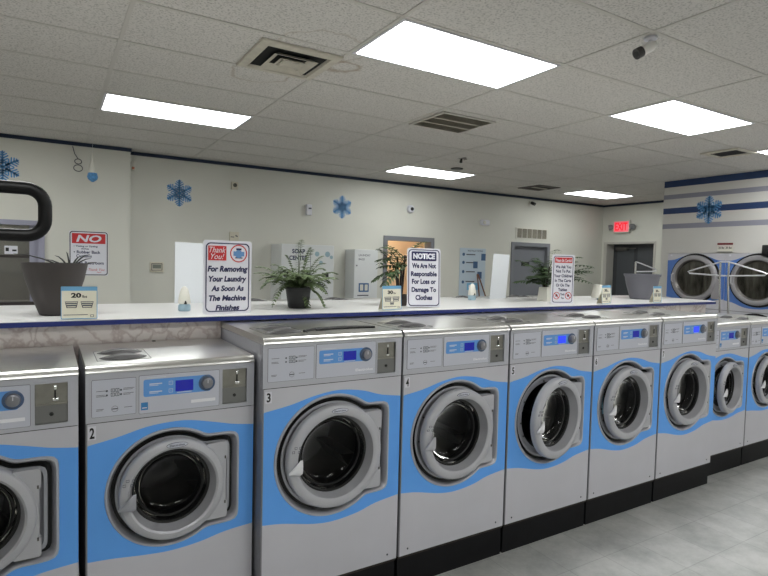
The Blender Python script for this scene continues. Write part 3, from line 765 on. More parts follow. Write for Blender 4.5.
b = nb(); lathe_z(b, [(.05, 0), (.05, -.012), (.01, -.02), (.01, -.05)], (.05, .0, 0), 0, 16, True, True); bx(b, -.1, .12, -.012, .012, -.03, -.018, 0, .003); obj('mount', b, mat('sensor_grey', (150, 148, 144), .5), t)
b = nb(); tube(b, [(-.02, 0, -.03), (-.05, -.02, -.10)], [.02, .03], 0, 14); obj('sensor_head', b, BLACK, t, 40)
b = nb(); lathe_z(b, [(.085, 0), (.08, -.012), (.02, -.014)], (4.68, 3.62, HC-.004), 0, 24, True, True)
tag(obj('ceiling_speaker', b, BLACK, None, 40), 'small round black disc on the ceiling beside the centre back light', 'ceiling speaker')
# paper ornament on its thread
t = thing('paper_ornament', 'white paper ornament with a blue tip hanging on a thread near the left wall', 'ornament', (.40, 4.62, 2.56))
b = nb(); tube(b, [(0, 0, .2), (0, 0, HC-2.564)], .0015, 0, 6); obj('thread', b, WHITE, t)
b = nb(); lathe_z(b, [(.003, .24), (.016, .16), (.036, .06), (.046, -.01), (.04, -.03)], (0, 0, 0), 0, 10, True, True); obj('cone', b, OFFW, t)
b = nb(); lathe_z(b, [(.044, .012), (.055, -.03), (.045, -.06), (.012, -.085)], (0, 0, 0), 0, 10, True, True); obj('blue_tip', b, SNOW, t)
# cable rings on the wall
b = nb()
for zz, rr in ((2.735, .035), (2.66, .045)): tube(b, [(.275+rr*math.cos(a), YL-.006, zz+rr*.8*math.sin(a)) for a in [2*PI*k/24 for k in range(24)]], .004, 0, 8, True)
tube(b, [(.275, YL-.006, 2.763), (.24, YL-.006, 2.82), (.22, YL-.006, 2.90)], .004, 0, 8)
tag(obj('cable_coil', b, INKG, None, 40), 'thin grey cable looped in two rings high on the left wall', 'cable')
b = nb(); bx(b, .845, .895, YW-.05, YW, 2.72, 2.83, 0, .008); bx(b, .855, .885, YW-.055, YW-.045, 2.73, 2.76, 1); tag(obj('junction_box', b, [OFFW, mat('orange_lamp', (190, 120, 90), .5)]), 'small box with orange tip high in the step of the back wall', 'junction box')

# ------------------------------------------------------------------ snowflakes
def snowflake(label, M4, size):
    b = nb(); bars = []
    for k in range(6):
        a = k*PI/3+PI/2; c, s = math.cos(a), math.sin(a)
        bars.append(((0, 0), (c, s), .065))
        for r, l in ((.20, .20), (.36, .34), (.54, .36), (.72, .27), (.88, .14)):
            for sg in (-1, 1):
                a2 = a+sg*PI/3.2; bars.append(((c*r, s*r), (c*r+math.cos(a2)*l, s*r+math.sin(a2)*l), .05))
        a3 = a+PI/3
        for r in (.30, .46): bars.append(((c*r, s*r), (math.cos(a3)*r, math.sin(a3)*r), .035))
    for (x0, z0), (x1, z1), w in bars:
        d = Vector((x1-x0, z1-z0)); n = Vector((-d.y, d.x)).normalized()*w
        q = [(x0+n.x, z0+n.y), (x0-n.x, z0-n.y), (x1-n.x*.8, z1-n.y*.8), (x1+d.normalized().x*w, z1+d.normalized().y*w), (x1+n.x*.8, z1+n.y*.8)]
        prism(b, [(x*size, z*size) for x, z in q], -.004, -.0005)
    o = obj('snowflake_decoration', b, SNOW); o.matrix_world = M4
    tag(o, label, 'snowflake decoration'); return o
T = Matrix.Translation
snowflake('glittery blue snowflake on the back wall right of the hanging ornament', T((1.421, YW, 2.492)), .165)
snowflake('glittery blue snowflake in the middle of the back wall, over the bag dispenser', T((3.759, YW, 2.482)), .165)
snowflake('blue snowflake on the left wall, cut by the photo edge', T((-.44, YL, 2.60)), .165)
snowflake('blue snowflake on the striped wall over the dryers', T((XD, 1.94, 2.50)) @ Matrix.Rotation(-PI/2, 4, 'Z'), .185)

# ------------------------------------------------------------------ things on the back wall
def wallbox(name, label, cat, x, z, w, h, d, m, y=YW, bev=.004):
    b = nb(); bx(b, x-w/2, x+w/2, y-d, y, z-h/2, z+h/2, 0, bev); o = obj(name, b, m); tag(o, label, cat); return o
o = wallbox('thermostat', 'white thermostat with grey screen on the back wall left of the thank-you sign', 'thermostat', 1.15, 1.538, .16, .125, .03, CREAM)
b = nb(); bx(b, 1.10, 1.20, YW-.033, YW-.03, 1.52, 1.57); obj('screen', b, mat('screen_grey', (120, 124, 116), .3), o)
b = nb(); frame2(b, rrect(1.085, 1.215, 1.495, 1.585, .004, 2), rrect(1.093, 1.207, 1.503, 1.577, .004, 2), YW-.034, YW-.03); obj('bezel', b, STEELD, o)
o = wallbox('alarm_bell', 'small cream box with round dark sensor high on the back wall', 'alarm', 2.128, 2.65, .09, .10, .035, CREAM)
b = nb(); lathe_y(b, [(.026, -.035), (.026, -.045), (.018, -.046), (.012, -.038)], (2.128, YW, 2.655), 0, 20, False, True); obj('sounder', b, mat('sounder_dark', (90, 88, 80), .5), o, 40)
o = wallbox('wall_control', 'cream wall control plate directly above the thank-you sign', 'wall control', 2.128, 1.96, .125, .14, .03, CREAM)
b = nb(); prism(b, [(2.145, 1.99), (2.175, 1.975), (2.17, 1.96), (2.14, 1.975)], YW-.034, YW-.03); bx(b, 2.08, 2.125, YW-.033, YW-.03, 1.955, 1.965); obj('marking', b, INKG, o)
o = wallbox('motion_detector', 'white motion detector on the back wall left of the middle snowflake', 'motion detector', 3.205, 2.40, .085, .155, .06, WHITE, bev=.012)
b = nb(); bx(b, 3.19, 3.235, YW-.063, YW-.06, 2.41, 2.43); obj('window', b, INKG, o)
t = thing('dome_camera', 'small white dome camera with black eye on the back wall over the doorway', 'camera', (4.987, YW, 2.538))
b = nb(); lathe_y(b, [(.065, 0), (.065, -.03), (.05, -.05), (.002, -.052)], (0, 0, 0), 0, 24, False, True); obj('dome', b, WHITE, t, 40)
b = nb(); lathe_y(b, [(.03, -.048), (.026, -.062), (.002, -.066)], (.01, 0, 0), 0, 20, False, True); obj('eye', b, BLACK, t, 40)
t = thing('emergency_light', 'rounded white emergency light on the back wall between doorway and grey door', 'emergency light', (6.56, YW, 2.41))
b = nb(); bx(b, -.10, .10, -.06, 0, -.05, .05, 0, .025, 4); obj('housing', b, WHITE, t, 50)
b = nb(); lathe_y(b, [(.03, -.06), (.032, -.075), (.02, -.08)], (-.04, 0, 0), 0, 16, False, True); obj('lamp_head', b, OFFW, t, 40)
t = thing('corner_camera', 'small dark camera on the back wall just under the ceiling', 'camera', (7.68, YW, 2.83))
b = nb(); bx(b, -.025, .025, -.05, 0, .01, .04, 0, .004); obj('bracket', b, OFFW, t)
b = nb(); tube(b, [(0, -.04, .01), (0, -.12, -.02)], .03, 0, 16); obj('camera_body', b, BLACK, t, 40)
t = thing('wall_grille', 'white slatted wall grille above the grey back door', 'wall vent', (7.75, YW, 2.27))
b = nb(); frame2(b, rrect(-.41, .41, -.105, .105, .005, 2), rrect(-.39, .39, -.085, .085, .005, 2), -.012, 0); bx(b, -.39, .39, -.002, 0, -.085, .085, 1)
for k in range(6): bx(b, -.39+k*.13, -.38+k*.13, -.011, -.002, -.085, .085)
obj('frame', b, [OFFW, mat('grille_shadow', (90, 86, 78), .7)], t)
b = nb()
for k in range(10):
    z = -.08+k*.017; vs = [b.verts.new(q) for q in ((-.39, -.010, z), (.39, -.010, z), (.39, -.003, z+.011), (-.39, -.003, z+.011))]; b.faces.new(vs)
obj('slats', b, mat('grille_slats_grey', (150, 144, 130), .6), t)  # slats in one even tone, darker than the frame
# soap vending cabinet
t = thing('soap_dispenser', 'white wall cabinet lettered SOAP CENTER behind the fern', 'vending cabinet', (2.655, YW-.001, 1.02))
W_, H_, D_ = .78, .865, .42
b = nb(); bx(b, 0, W_, -D_, 0, 0, H_, 0, .006); obj('cabinet', b, mat('cabinet_white', (216, 218, 218), .4), t)
for s, x0, x1, z0 in (('SOAP', .15, .34, .74), ('CENTER', .11, .38, .65)):
    b = nb(); text_bm(b, s, x0, x1, z0, z0+.06, -D_-.001, 0, .035); obj('lettering', b, NAVY, t)
b = nb(); bx(b, .42, .425, -D_-.001, -D_, .03, H_-.03); bx(b, .06, .40, -D_-.001, -D_, .30, .31); obj('door_seam', b, INKG, t)
for x, z, r in ((.52, .74, .035), (.68, .74, .04), (.74, .70, .025), (.58, .62, .03)):
    b = nb(); lathe_y(b, [(r, -.0005), (r, -.002)], (x, -D_, z), 0, 12, False, True); obj('bubble_print', b, mat('print_teal', (150, 176, 186), .5), t)
b = nb(); bx(b, .60, .70, -D_-.004, -D_, .42, .48); obj('coin_opening', b, INK, t)
t = thing('bag_dispenser', 'narrow white laundry-bag dispenser cabinet right of the soap cabinet', 'vending cabinet', (3.83, YW, 1.02))
b = nb(); bx(b, 0, .40, -.30, 0, 0, .83, 0, .006); obj('cabinet', b, MATS['cabinet_white'], t)
b = nb(); text_bm(b, 'LAUNDRY', .07, .27, .73, .76, -.301, 0, .01); text_bm(b, 'BAGS', .07, .17, .67, .70, -.301, 0, .01); bx(b, .03, .05, -.302, -.30, .58, .60); obj('lettering', b, INKG, t)
b = nb(); bx(b, .08, .25, -.303, -.30, .20, .33, 0); bx(b, .10, .155, -.305, -.303, .22, .31, 1); bx(b, .18, .23, -.305, -.303, .22, .31, 1); obj('picture', b, [mat('photo_blue', (50, 92, 140), .4), OFFW], t)
b = nb(); bx(b, .06, .25, -.301, -.30, .14, .155); obj('caption', b, INKG, t)
b = nb(); bx(b, 2.28, 2.345, YW-.05, YW, 1.14, 1.76, 0, .004); tag(obj('wall_channel', b, mat('channel_grey', (104, 104, 108), .5)), 'narrow dark grey metal strip on the back wall left of the soap cabinet', 'metal strip')
# instruction poster
t = thing('instruction_poster', 'tall pale blue instruction poster with round blue bullets on the back wall', 'poster', (6.33, YW, 1.06))
b = nb(); bx(b, -.29, .29, -.012, 0, 0, .89, 0, .002); obj('board', b, mat('poster_pale', (186, 200, 212), .4), t)
PB = mat('poster_blue', (62, 92, 130), .5)
for k, z in enumerate((.76, .62, .46, .28, .02)):
    b = nb(); lathe_y(b, [(.028, -.012), (.028, -.014)], (-.21, 0, z+.02), 0, 14, False, True); obj('bullet', b, PB, t)
for x, z in ((.24, .74), (.06, .60), (.16, .42)):
    b = nb(); bx(b, x-.05, x+.05, -.014, -.012, z-.06, z+.06, 0); obj('illustration', b, PB, t)
b = nb(); bx(b, -.12, .14, -.014, -.012, .16, .28, 0)
for x in (-.08, -.02, .04): bx(b, x, x+.03, -.016, -.014, .19, .25, 1)
obj('picture', b, [mat('poster_bright', (120, 180, 214), .5), WHITE], t)
b = nb()
text_bm(b, 'INSTRUCTIONS', -.12, .22, .83, .86, -.013, 0, .01)
for k, z in enumerate((.77, .63, .47, .30)): bx(b, -.15, .05, -.0135, -.012, z, z+.018); 
obj('lettering', b, INKG, t)
for k, (x0, x1, yo, lab) in enumerate(((6.42, 6.56, .14, 'brown broom leaning over the blue poster, left stick of the pair'), (6.44, 6.90, .30, 'dark broom leaning toward the blue poster, right stick of the pair'))):
    t = thing('broom', lab, 'broom', (x1, YW-yo, 0))
    b = nb(); tube(b, [(0, 0, .06), (x0-x1, yo-.035, 1.50)], .012, 0, 10); obj('stick', b, mat('broom_wood', (120, 84, 66), .6), t, 40)
    b = nb(); bx(b, -.14, .14, -.025, .025, 0, .10, 0, .01); obj('brush', b, BLACK, t)

# exit sign
t = thing('exit_sign', 'lit red EXIT sign with side lamps above the dark exit door', 'exit sign', (XE, 4.72, 2.49), -PI/2)
b = nb(); bx(b, -.18, .18, -.06, 0, -.12, .12, 0, .006); obj('housing', b, OFFW, t)
b = nb(); bx(b, -.165, .165, -.0615, -.0595, -.10, .105); obj('face', b, mat('exit_face', (235, 120, 130), .5, emit=(255, 110, 125), estr=.45), t)
b = nb(); text_bm(b, 'EXIT', -.14, .14, -.075, .08, -.0625, 0, .03); obj('lettering', b, mat('exit_red', (220, 20, 30), .5, emit=(255, 20, 45), estr=.8), t)
for s in (-1, 1):
    b = nb(); tube(b, [(s*.18, -.03, 0), (s*.22, -.05, 0), (s*.27, -.08, -.01)], [.02, .05, .055], 0, 14); obj('lamp_head', b, mat('lamp_grey', (130, 132, 134), .5), t, 40)
# NO sign on the left wall
t = thing('rule_sign', 'white rule sign with red NO header on the left wall behind the dark planter', 'sign', (.383, YL, 1.43))
def sign_board(t, w, h, d=.003, border=NAVY, bw=.006, m=.010, rr=.022, my=.0):
    b = nb(); prism(b, rrect(-w/2, w/2, 0, h, rr*.6), -d, 0); obj('board', b, WHITE, t)
    b = nb(); frame2(b, rrect(-w/2+m, w/2-m, m, h-m, rr), rrect(-w/2+m+bw, w/2-m-bw, m+bw, h-m-bw, rr-bw*.6), -d-.0008, -d); obj('border', b, border, t)
sign_board(t, .40, .515, border=INK, m=.004, bw=.010, rr=.03)
b = nb(); bx(b, -.172, .172, -.0045, -.003, .372, .488); obj('header', b, RED, t)
b = nb(); text_bm(b, 'NO', -.13, .13, .388, .470, -.0052, 0, .03, .2); obj('header_lettering', b, WHITE, t)
for s, x0, x1, z0, z1 in (('• Tinting or Dyeing', -.155, .09, .325, .350), ('clothes', -.08, -.0, .302, .32), ('• Rubber Back', -.155, .12, .255, .29), ('Curtains', -.13, .03, .21, .245), ('• No Restroom', -.155, .155, .13, .165)):
    b = nb(); text_bm(b, s, x0, x1, z0, z1, -.0036, 0, .03); obj('lettering', b, NAVY, t)
for s, x0, x1, z0, z1 in (('—Thank You', -.05, .165, .055, .085), ('Mgmt', .08, .13, .028, .048)):
    b = nb(); text_bm(b, s, x0, x1, z0, z1, -.0036, 0, .0, .3); obj('red_lettering', b, RED, t)
# small notice seen in the office window
t = thing('window_notice', 'small white notice with black marks inside the office window at the left edge', 'notice', (-.37, YL+.038, 1.66))
b = nb(); bx(b, -.06, .06, 0, .002, 0, .09); obj('sheet', b, WHITE, t)
b = nb(); bx(b, -.05, -.02, -.001, 0, .03, .07); bx(b, .01, .05, -.001, 0, .03, .05); obj('print', b, INK, t)

# ------------------------------------------------------------------ signs on the counter
def place(name, label, cat, p0, p1, lean=.0, z=ZC, group=None):
    a = math.atan2(p1[1]-p0[1], p1[0]-p0[0]); t = thing(name, label, cat, ((p0[0]+p1[0])/2, (p0[1]+p1[1])/2, z), a, group)
    t.rotation_euler = (lean, 0, a); t.location.z += .1*abs(math.sin(lean)); return t
def foot(t, w):
    b = nb(); prof = [(.001, 0), (.10, 0), (.10, .003), (.005, .003), (.005, .03), (.001, .03)]
    rings(b, [[Vector((x, y, z)) for y, z in prof] for x in (-w/2, w/2)], 0, True, True, True); obj('stand_foot', b, mat('acrylic', (214, 220, 224), .1), t)
t = place('counter_sign', 'white upright sign with red Thank You block about removing laundry', 'sign', (.699, .733), (.966, .757)); foot(t, .2)
w, h = .272, .402
sign_board(t, w, h, m=.013, bw=.006, rr=.026)
b = nb(); bx(b, -.110, -.010, -.0045, -.003, .293, .372); obj('header', b, RED, t)
b = nb(); text_bm(b, 'Thank', -.104, -.014, .335, .366, -.005, 0, .0, .35); text_bm(b, 'You!', -.095, -.022, .300, .330, -.005, 0, .0, .35); obj('header_lettering', b, WHITE, t)
b = nb(); lathe_y(b, [(.049, -.003), (.049, -.004), (.043, -.004), (.043, -.003)], (.060, 0, .333), 0, 40); obj('ring', b, RED, t)
b = nb(); lathe_y(b, [(.022, -.003), (.022, -.0045), (.012, -.005), (.012, -.0045), (.002, -.0045)], (.060, 0, .330), [0, 0, 1, 0], 24, False, True); bx(b, .040, .082, -.004, -.003, .306, .312, 1); bx(b, .046, .076, -.004, -.003, .351, .362, 1)
bx(b, .030, .042, -.004, -.003, .32, .345, 0); bx(b, .078, .092, -.004, -.003, .318, .343, 0); obj('emblem', b, [mat('emblem_blue', (96, 140, 190), .5), NAVY], t)
for s, hw, z, z1 in (('For Removing', .113, .222, .264), ('Your Laundry', .107, .168, .209), ('As Soon As', .092, .125, .157), ('The Machine', .105, .072, .104), ('Finishes', .068, .020, .050)):
    b = nb(); text_bm(b, s, -hw, hw, z, z1, -.0036, 0, .045, .2); obj('lettering', b, NAVY, t)

t = place('counter_sign', 'white upright sign with dark NOTICE header, responsible for loss of clothes', 'sign', (2.062, .800), (2.288, .747), -.06); foot(t, .16)
w, h = .244, .400; sign_board(t, w, h, m=.008, bw=.006, rr=.024)
b = nb(); prism(b, rrect(-.091, .091, .315, .378, .008), -.0045, -.003); obj('header', b, NAVY, t)
b = nb(); text_bm(b, 'NOTICE', -.080, .080, .327, .366, -.005, 0, .06); obj('header_lettering', b, WHITE, t)
for s, hw, z, z1 in (('We Are Not', .088, .264, .299), ('Responsible', .095, .200, .243), ('For Loss or', .088, .157, .192), ('Damage To', .090, .093, .136), ('Clothes', .062, .048, .083)):
    b = nb(); text_bm(b, s, -hw, hw, z, z1, -.0036, 0, .045); obj('lettering', b, NAVY, t)

t = place('counter_sign', 'white upright sign with red header about children in carts or tables', 'sign', (3.468, .822), (3.670, .772)); foot(t, .14)
w, h = .212, .402; sign_board(t, w, h, m=.012, bw=.005, rr=.02)
b = nb(); bx(b, -.082, .082, -.0045, -.003, .335, .378); obj('header', b, RED, t)
b = nb(); text_bm(b, 'Please Be Careful', -.074, .074, .343, .368, -.005, 0, .02); obj('header_lettering', b, WHITE, t)
for s, hw, z in (('We Ask You', .074, .290), ('Not To Put', .069, .255), ('Your Children', .086, .217), ('In The Carts', .076, .179), ('Or On The', .064, .141), ('Tables', .042, .104), ('Thank', .021, .070), ('You', .014, .040)):
    b = nb(); text_bm(b, s, -hw, hw, z, z+.025 if z > .1 else z+.018, -.0036, 0, .035); obj('lettering', b, NAVY, t)
for s in (-1, 1):
    b = nb(); lathe_y(b, [(.030, -.003), (.030, -.004), (.025, -.004), (.025, -.003)], (s*.055, 0, .068), 0, 30)
    prism(b, [(s*.055-.020, .084), (s*.055-.016, .088), (s*.055+.020, .052), (s*.055+.016, .048)], -.0044, -.0034); obj('prohibition_mark', b, RED, t)
    b = nb(); bx(b, s*.055-.010, s*.055+.010, -.004, -.003, .060, .074); bx(b, s*.055-.004, s*.055+.004, -.004, -.003, .074, .082); obj('pictogram', b, INK, t)

def card(label, p0, p1, num, h=.152):
    t = place('weight_card', label, 'sign', p0, p1, -.05, group='load weight cards along the counter edge')
    w = math.hypot(p1[0]-p0[0], p1[1]-p0[1])
    b = nb(); prism(b, rrect(-w/2, w/2, 0, h, .004, 2), -.002, 0, 0)
    vs = [b.verts.new(q) for q in ((-w/2+.01, 0, h*.8), (w/2-.01, 0, h*.8), (w/2-.01, .05, .001), (-w/2+.01, .05, .001))]; b.faces.new(vs)
    obj('card', b, mat('card_cream', (226, 222, 204), .5), t)
    b = nb(); prism(b, rrect(-w/2, w/2, h-.020, h, .003, 2), -.0028, -.002); frame2(b, rrect(-w/2, w/2, 0, h, .004, 2), rrect(-w/2+.003, w/2-.003, .003, h-.003, .003, 2), -.0028, -.002); obj('header', b, mat('card_blue', (108, 166, 206), .5), t)
    b = nb(); k = w/.15
    text_bm(b, num, -.034*k, .008*k, h-.053, h-.030, -.0026, 0, .05); text_bm(b, 'lbs', .012*k, .032*k, h-.053, h-.041, -.0026, 0, .02); obj('lettering', b, INK, t)
    b = nb()
    for cx in (-.032*k, .032*k):
        f_ = lambda e: [(cx-(.027-e)*k, .082-e), (cx-(.020-e)*k, .052+e), (cx+(.020-e)*k, .052+e), (cx+(.027-e)*k, .082-e)]
        frame2(b, f_(0), f_(.003), -.0026, -.002)
        bx(b, cx-.022*k, cx+.022*k, -.0026, -.002, .070, .075); bx(b, cx-.019*k, cx+.019*k, -.0026, -.002, .060, .066)
    if num == '30':
        f_ = lambda e: [((-.016+e)*k, .050-e), ((-.012+e)*k, .030+e), ((.012-e)*k, .030+e), ((.016-e)*k, .050-e)]
        frame2(b, f_(0), f_(.003), -.0026, -.002); bx(b, -.012*k, .012*k, -.0026, -.002, .036, .044)
    bx(b, -.065*k, .035*k, -.0024, -.002, .018, .021); frame2(b, rrect(.045*k, .060*k, .008, .020, .002, 2), rrect(.047*k, .058*k, .010, .018, .001, 2), -.0026, -.002)
    obj('basket_drawing', b, INKG, t)
card('cream 20 lbs card with blue top edge in front of the dark planter', (.040, .652), (.190, .646), '20')
card('cream 30 lbs card with blue top edge left of the NOTICE sign', (1.778, .660), (1.938, .690), '30')
card('cream 30 lbs card beside the grey bowl planter, left of it', (3.88, .652), (4.06, .700), '30')
card('cream 20 lbs card at the right end of the counter near the dryers', (4.585, .655), (4.70, .650), '20', .145)

# blank backs of signs facing the far aisle
for k, (p0, p1, w, lab) in enumerate((((.70, 1.53), (.95, 1.54), .25, 'blank white back of a sign standing left of the thank-you sign'), ((3.33, 1.40), (3.62, 1.50), .30, 'blank white tilted sign back standing between poster and grey back door'))):
    t = place('sign_panel', lab, 'sign', p0, p1, 0)
    b = nb(); sh = .0 if k == 0 else .05
    prism(b, [(-w/2, 0), (w/2, 0), (w/2+sh, .40), (-w/2+sh, .405)], -.002, .002); obj('board', b, mat('panel_white', (216, 220, 224), .5), t)
    foot(t, .16)

# air fresheners
def freshener(x, y, lab, wide=False):
    t = thing('air_freshener', lab, 'air freshener', (x, y, ZC), group='cone air fresheners on the counter')
    b = nb(); lathe_z(b, [(.030, 0), (.034, .006), (.034, .030), (.028, .040), (.016, .044)], (0, 0, 0), 0, 24, True, True); obj('base', b, mat('freshener_blue', (150, 176, 190), .3), t, 40)
    b = nb(); lathe_z(b, [(.010, .040), (.014, .046), (.011, .06)], (0, -.022, 0), 0, 14, True, True); obj('vent', b, BLACK, t, 40)
    b = nb()
    prof = [(.033, .042), (.034, .05), (.029, .09), (.020, .125), (.010, .138), (.002, .141)] if not wide else [(.060, .02), (.058, .04), (.048, .09), (.040, .141), (.03, .143)]
    lathe_z(b, prof, (0, .0 if not wide else .035, 0), 0, 28, True, True)
    obj('cone', b, OFFW, t, 40)
freshener(.652, .978, 'white cone air freshener with blue foot left of the thank-you sign')
freshener(3.089, 1.352, 'white cone air freshener with blue foot in front of the instruction poster')
freshener(4.40, 1.06, 'wide white air freshener with blue foot left of the grey bowl planter', True)

# ------------------------------------------------------------------ plants
def leaf(b, base, d, up, L, W, droop=.0, mi=0):
    d = d.normalized(); s = d.cross(up).normalized(); n = s.cross(d)
    pts = []
    for u, ww in ((0, .15), (.3, 1), (.65, .8), (1, .05)):
        c = base+d*L*u-Vector((0, 0, droop*L*u*u)); pts.append((c-s*W*ww*.5, c+n*W*.1*ww, c+s*W*ww*.5))
    V = [[b.verts.new(p) for p in r] for r in pts]
    for i in range(3):
        for k in range(2): b.faces.new((V[i][k], V[i][k+1], V[i+1][k+1], V[i+1][k])).material_index = mi
def frond(b, base, az, L, rise, droop, nl, lw, ll, mi=0):
    pts = []
    for i in range(nl+1):
        u = i/nl; r = L*u; z = rise*math.sin(min(1, u*1.0)*PI*.5)-droop*u**2.2
        pts.append(base+Vector((math.cos(az)*r*(1-.15*u*u), math.sin(az)*r*(1-.15*u*u), z)))
    tube(b, pts, [.003*(1-.7*i/nl) for i in range(nl+1)], mi, 5)
    for i in range(1, nl+1):
        t = (pts[i]-pts[i-1]).normalized(); s = t.cross(Vector((0, 0, 1)));
        if s.length < .1: s = Vector((math.sin(az), -math.cos(az), 0))
        s.normalize(); u = i/nl; l = ll*(math.sin(PI*min(1, .15+u*.85))**.6)
        for sg in (-1, 1):
            leaf(b, pts[i], s*sg+t*.55+Vector((0, 0, random.uniform(-.15, .1))), Vector((0, 0, 1)), l*random.uniform(.85, 1.1), lw, .25, mi)
t = thing('potted_fern', 'bushy green fern in a small black pot on the counter', 'potted plant', (1.352, .997, ZC))
b = nb(); lathe_z(b, [(.058, 0), (.064, .01), (.080, .118), (.086, .12), (.086, .134), (.078, .134), (.074, .115), (.002, .112)], (0, 0, 0), 0, 28, True, True); obj('pot', b, POTB, t, 40)
b = nb()
for k in range(58):
    az = 2*PI*k/58*2.4+random.uniform(-.2, .2); L = random.uniform(.17, .31)
    frond(b, Vector((random.uniform(-.03, .03), random.uniform(-.03, .03), .115)), az, L, random.uniform(.08, .20), random.uniform(.02, .12), 15, .019, .042)
for az, L, ri, dr in ((PI*1.02, .34, .17, .03), (PI*.96, .33, .14, .04), (.05, .34, .16, .06), (.4, .30, .20, .03), (1.2, .08, .30, 0), (.9, .07, .32, 0), (-.6, .09, .27, 0), (2.6, .10, .22, 0), (.3, .14, .26, 0), (.0, .2, .22, 0), (PI*1.15, .28, .10, .20), (-.5, .22, .06, .22), (-1.1, .12, .05, .26)):
    frond(b, Vector((0, 0, .115)), az, L, ri, dr, 17, .020, .042)
for v in b.verts: v.co.z = max(v.co.z, .006)
obj('foliage', b, LEAF, t)
def palm(name, lab, x, y, pot, spread, n, zmin, lx):
    t = thing(name, lab, 'potted plant', (x, y, ZC))
    return t
t = thing('potted_palm', 'artificial palm with dark stems between the 30 lbs card and NOTICE sign', 'potted plant', (2.115, .985, ZC))
b = nb(); lathe_z(b, [(.045, 0), (.05, .004), (.058, .08), (.054, .08), (.05, .07), (.002, .068)], (0, 0, 0), 0, 24, True, True); obj('pot', b, TRUNK, t, 40)
b = nb()
tips = []
for k in range(7):
    a = 2*PI*k/7; top = Vector((.035*math.cos(a), .03*math.sin(a), random.uniform(.26, .40)))
    tube(b, [(.015*math.cos(a), .015*math.sin(a), .06), (.022*math.cos(a), .02*math.sin(a), .16), top], .007, 0, 7); tips.append(top)
obj('stems', b, TRUNK, t, 40)
b = nb()
for k, (az, L, ri, dr) in enumerate(((PI, .19, .14, .01), (PI*.92, .22, .10, .05), (PI*1.05, .20, .05, .09), (PI*.85, .16, .15, .0), (0, .22, .13, .0), (.15, .26, .14, .03), (-.2, .18, .15, .02), (PI*1.1, .17, -.02, .10), (PI*.95, .2, .12, -.02), (PI*.5, .15, .10, .05), (PI*1.5, .06, .08, .05), (PI*1.02, .14, -.06, .08), (PI*.9, .12, .0, .03), (PI*.8, .17, .10, .02), (.1, .15, .14, -.02), (PI*.97, .21, .04, .04), (PI*1.12, .2, .12, .03), (PI*.9, .2, -.04, .06), (.3, .10, .10, .0))):
    frond(b, tips[k % 7]+Vector((0, 0, -.02)), az, L, ri*.9, dr, 7, .021, .085)
obj('foliage', b, LEAF2, t)
t = thing('potted_palm', 'artificial palm in a white pot behind the children warning sign', 'potted plant', (3.70, 1.103, ZC))
b = nb(); lathe_z(b, [(.062, 0), (.066, .005), (.052, .118), (.048, .122), (.044, .115), (.002, .11)], (0, 0, 0), 0, 4, True, True)
bmesh.ops.rotate(b, verts=b.verts, cent=(0, 0, 0), matrix=Matrix.Rotation(PI/4+.3, 3, 'Z')); obj('pot', b, OFFW, t)
b = nb()
for k in range(5):
    a = 2*PI*k/5; tube(b, [(.01*math.cos(a), .01*math.sin(a), .10), (.05*math.cos(a), .03*math.sin(a), .30)], .006, 0, 7)
obj('stems', b, TRUNK, t, 40)
b = nb()
for k in range(40):
    az = random.choice((0, PI))+random.uniform(-.7, .7); L = random.uniform(.15, .34) if abs(math.cos(az)-1) > .5 else random.uniform(.3, .58)
    frond(b, Vector((random.uniform(-.03, .05), 0, random.uniform(.12, .26))), az, L, random.uniform(.02, .18), random.uniform(.0, .10), 11, .020, .080)
for az, L, ri, dr in ((.5, .42, .26, 0), (.2, .56, .12, .06), (.0, .55, .04, .04), (.1, .5, .2, .05), (-.2, .5, .08, .02)):
    frond(b, Vector((.02, 0, .2)), az, L, ri, dr, 13, .022, .085)
for v in b.verts: v.co.z = max(v.co.z, .006)
obj('foliage', b, LEAF2, t)
# dark planter on the left
t = thing('planter', 'large dark brown-grey planter with a withered plant at the left of the counter', 'planter', (.02, .935, ZC))
b = nb(); lathe_z(b, [(.062, 0), (.070, .004), (.105, .10), (.130, .18), (.143, .245), (.146, .262), (.136, .262), (.130, .235), (.002, .23)], (0, 0, 0), 0, 48, True, True); obj('pot', b, POTD, t, 40)
b = nb()
for az, L, ri, dr in ((PI*.97, .24, .075, .0), (2.4, .09, .07, 0), (1.9, .05, .09, 0), (.9, .08, .07, .0), (.3, .10, .06, 0), (.1, .12, .04, 0), (2.9, .11, .05, 0), (3.4, .08, .03, 0), (0.6, .11, .08, .0)):
    p0 = Vector((.065, 0, .228)); pts = [p0+Vector((math.cos(az)*L*u, math.sin(az)*L*u*.4, ri*math.sin(u*PI*.5)-dr*u)) for u in (0, .25, .5, .75, 1)]
    tube(b, pts, [.004, .0045, .004, .003, .001], 0, 6)
obj('withered_leaves', b, LEAFD, t, 40)
t = thing('bowl_planter', 'wide grey bowl planter near the right end of the counter', 'planter', (5.055, 1.086, ZC))
b = nb(); lathe_z(b, [(.100, 0), (.106, .004), (.122, .06), (.148, .15), (.160, .22), (.170, .232), (.172, .250), (.162, .250), (.154, .225), (.002, .21)], (0, 0, 0), 0, 56, True, True); obj('bowl', b, POTG, t, 40)
b = nb(); lathe_z(b, [(.153, .222), (.10, .226), (.002, .224)], (0, 0, 0), 0, 32, False, True); obj('soil', b, mat('soil_dark', (50, 44, 40), .9, bump=.5, nscale=60), t)

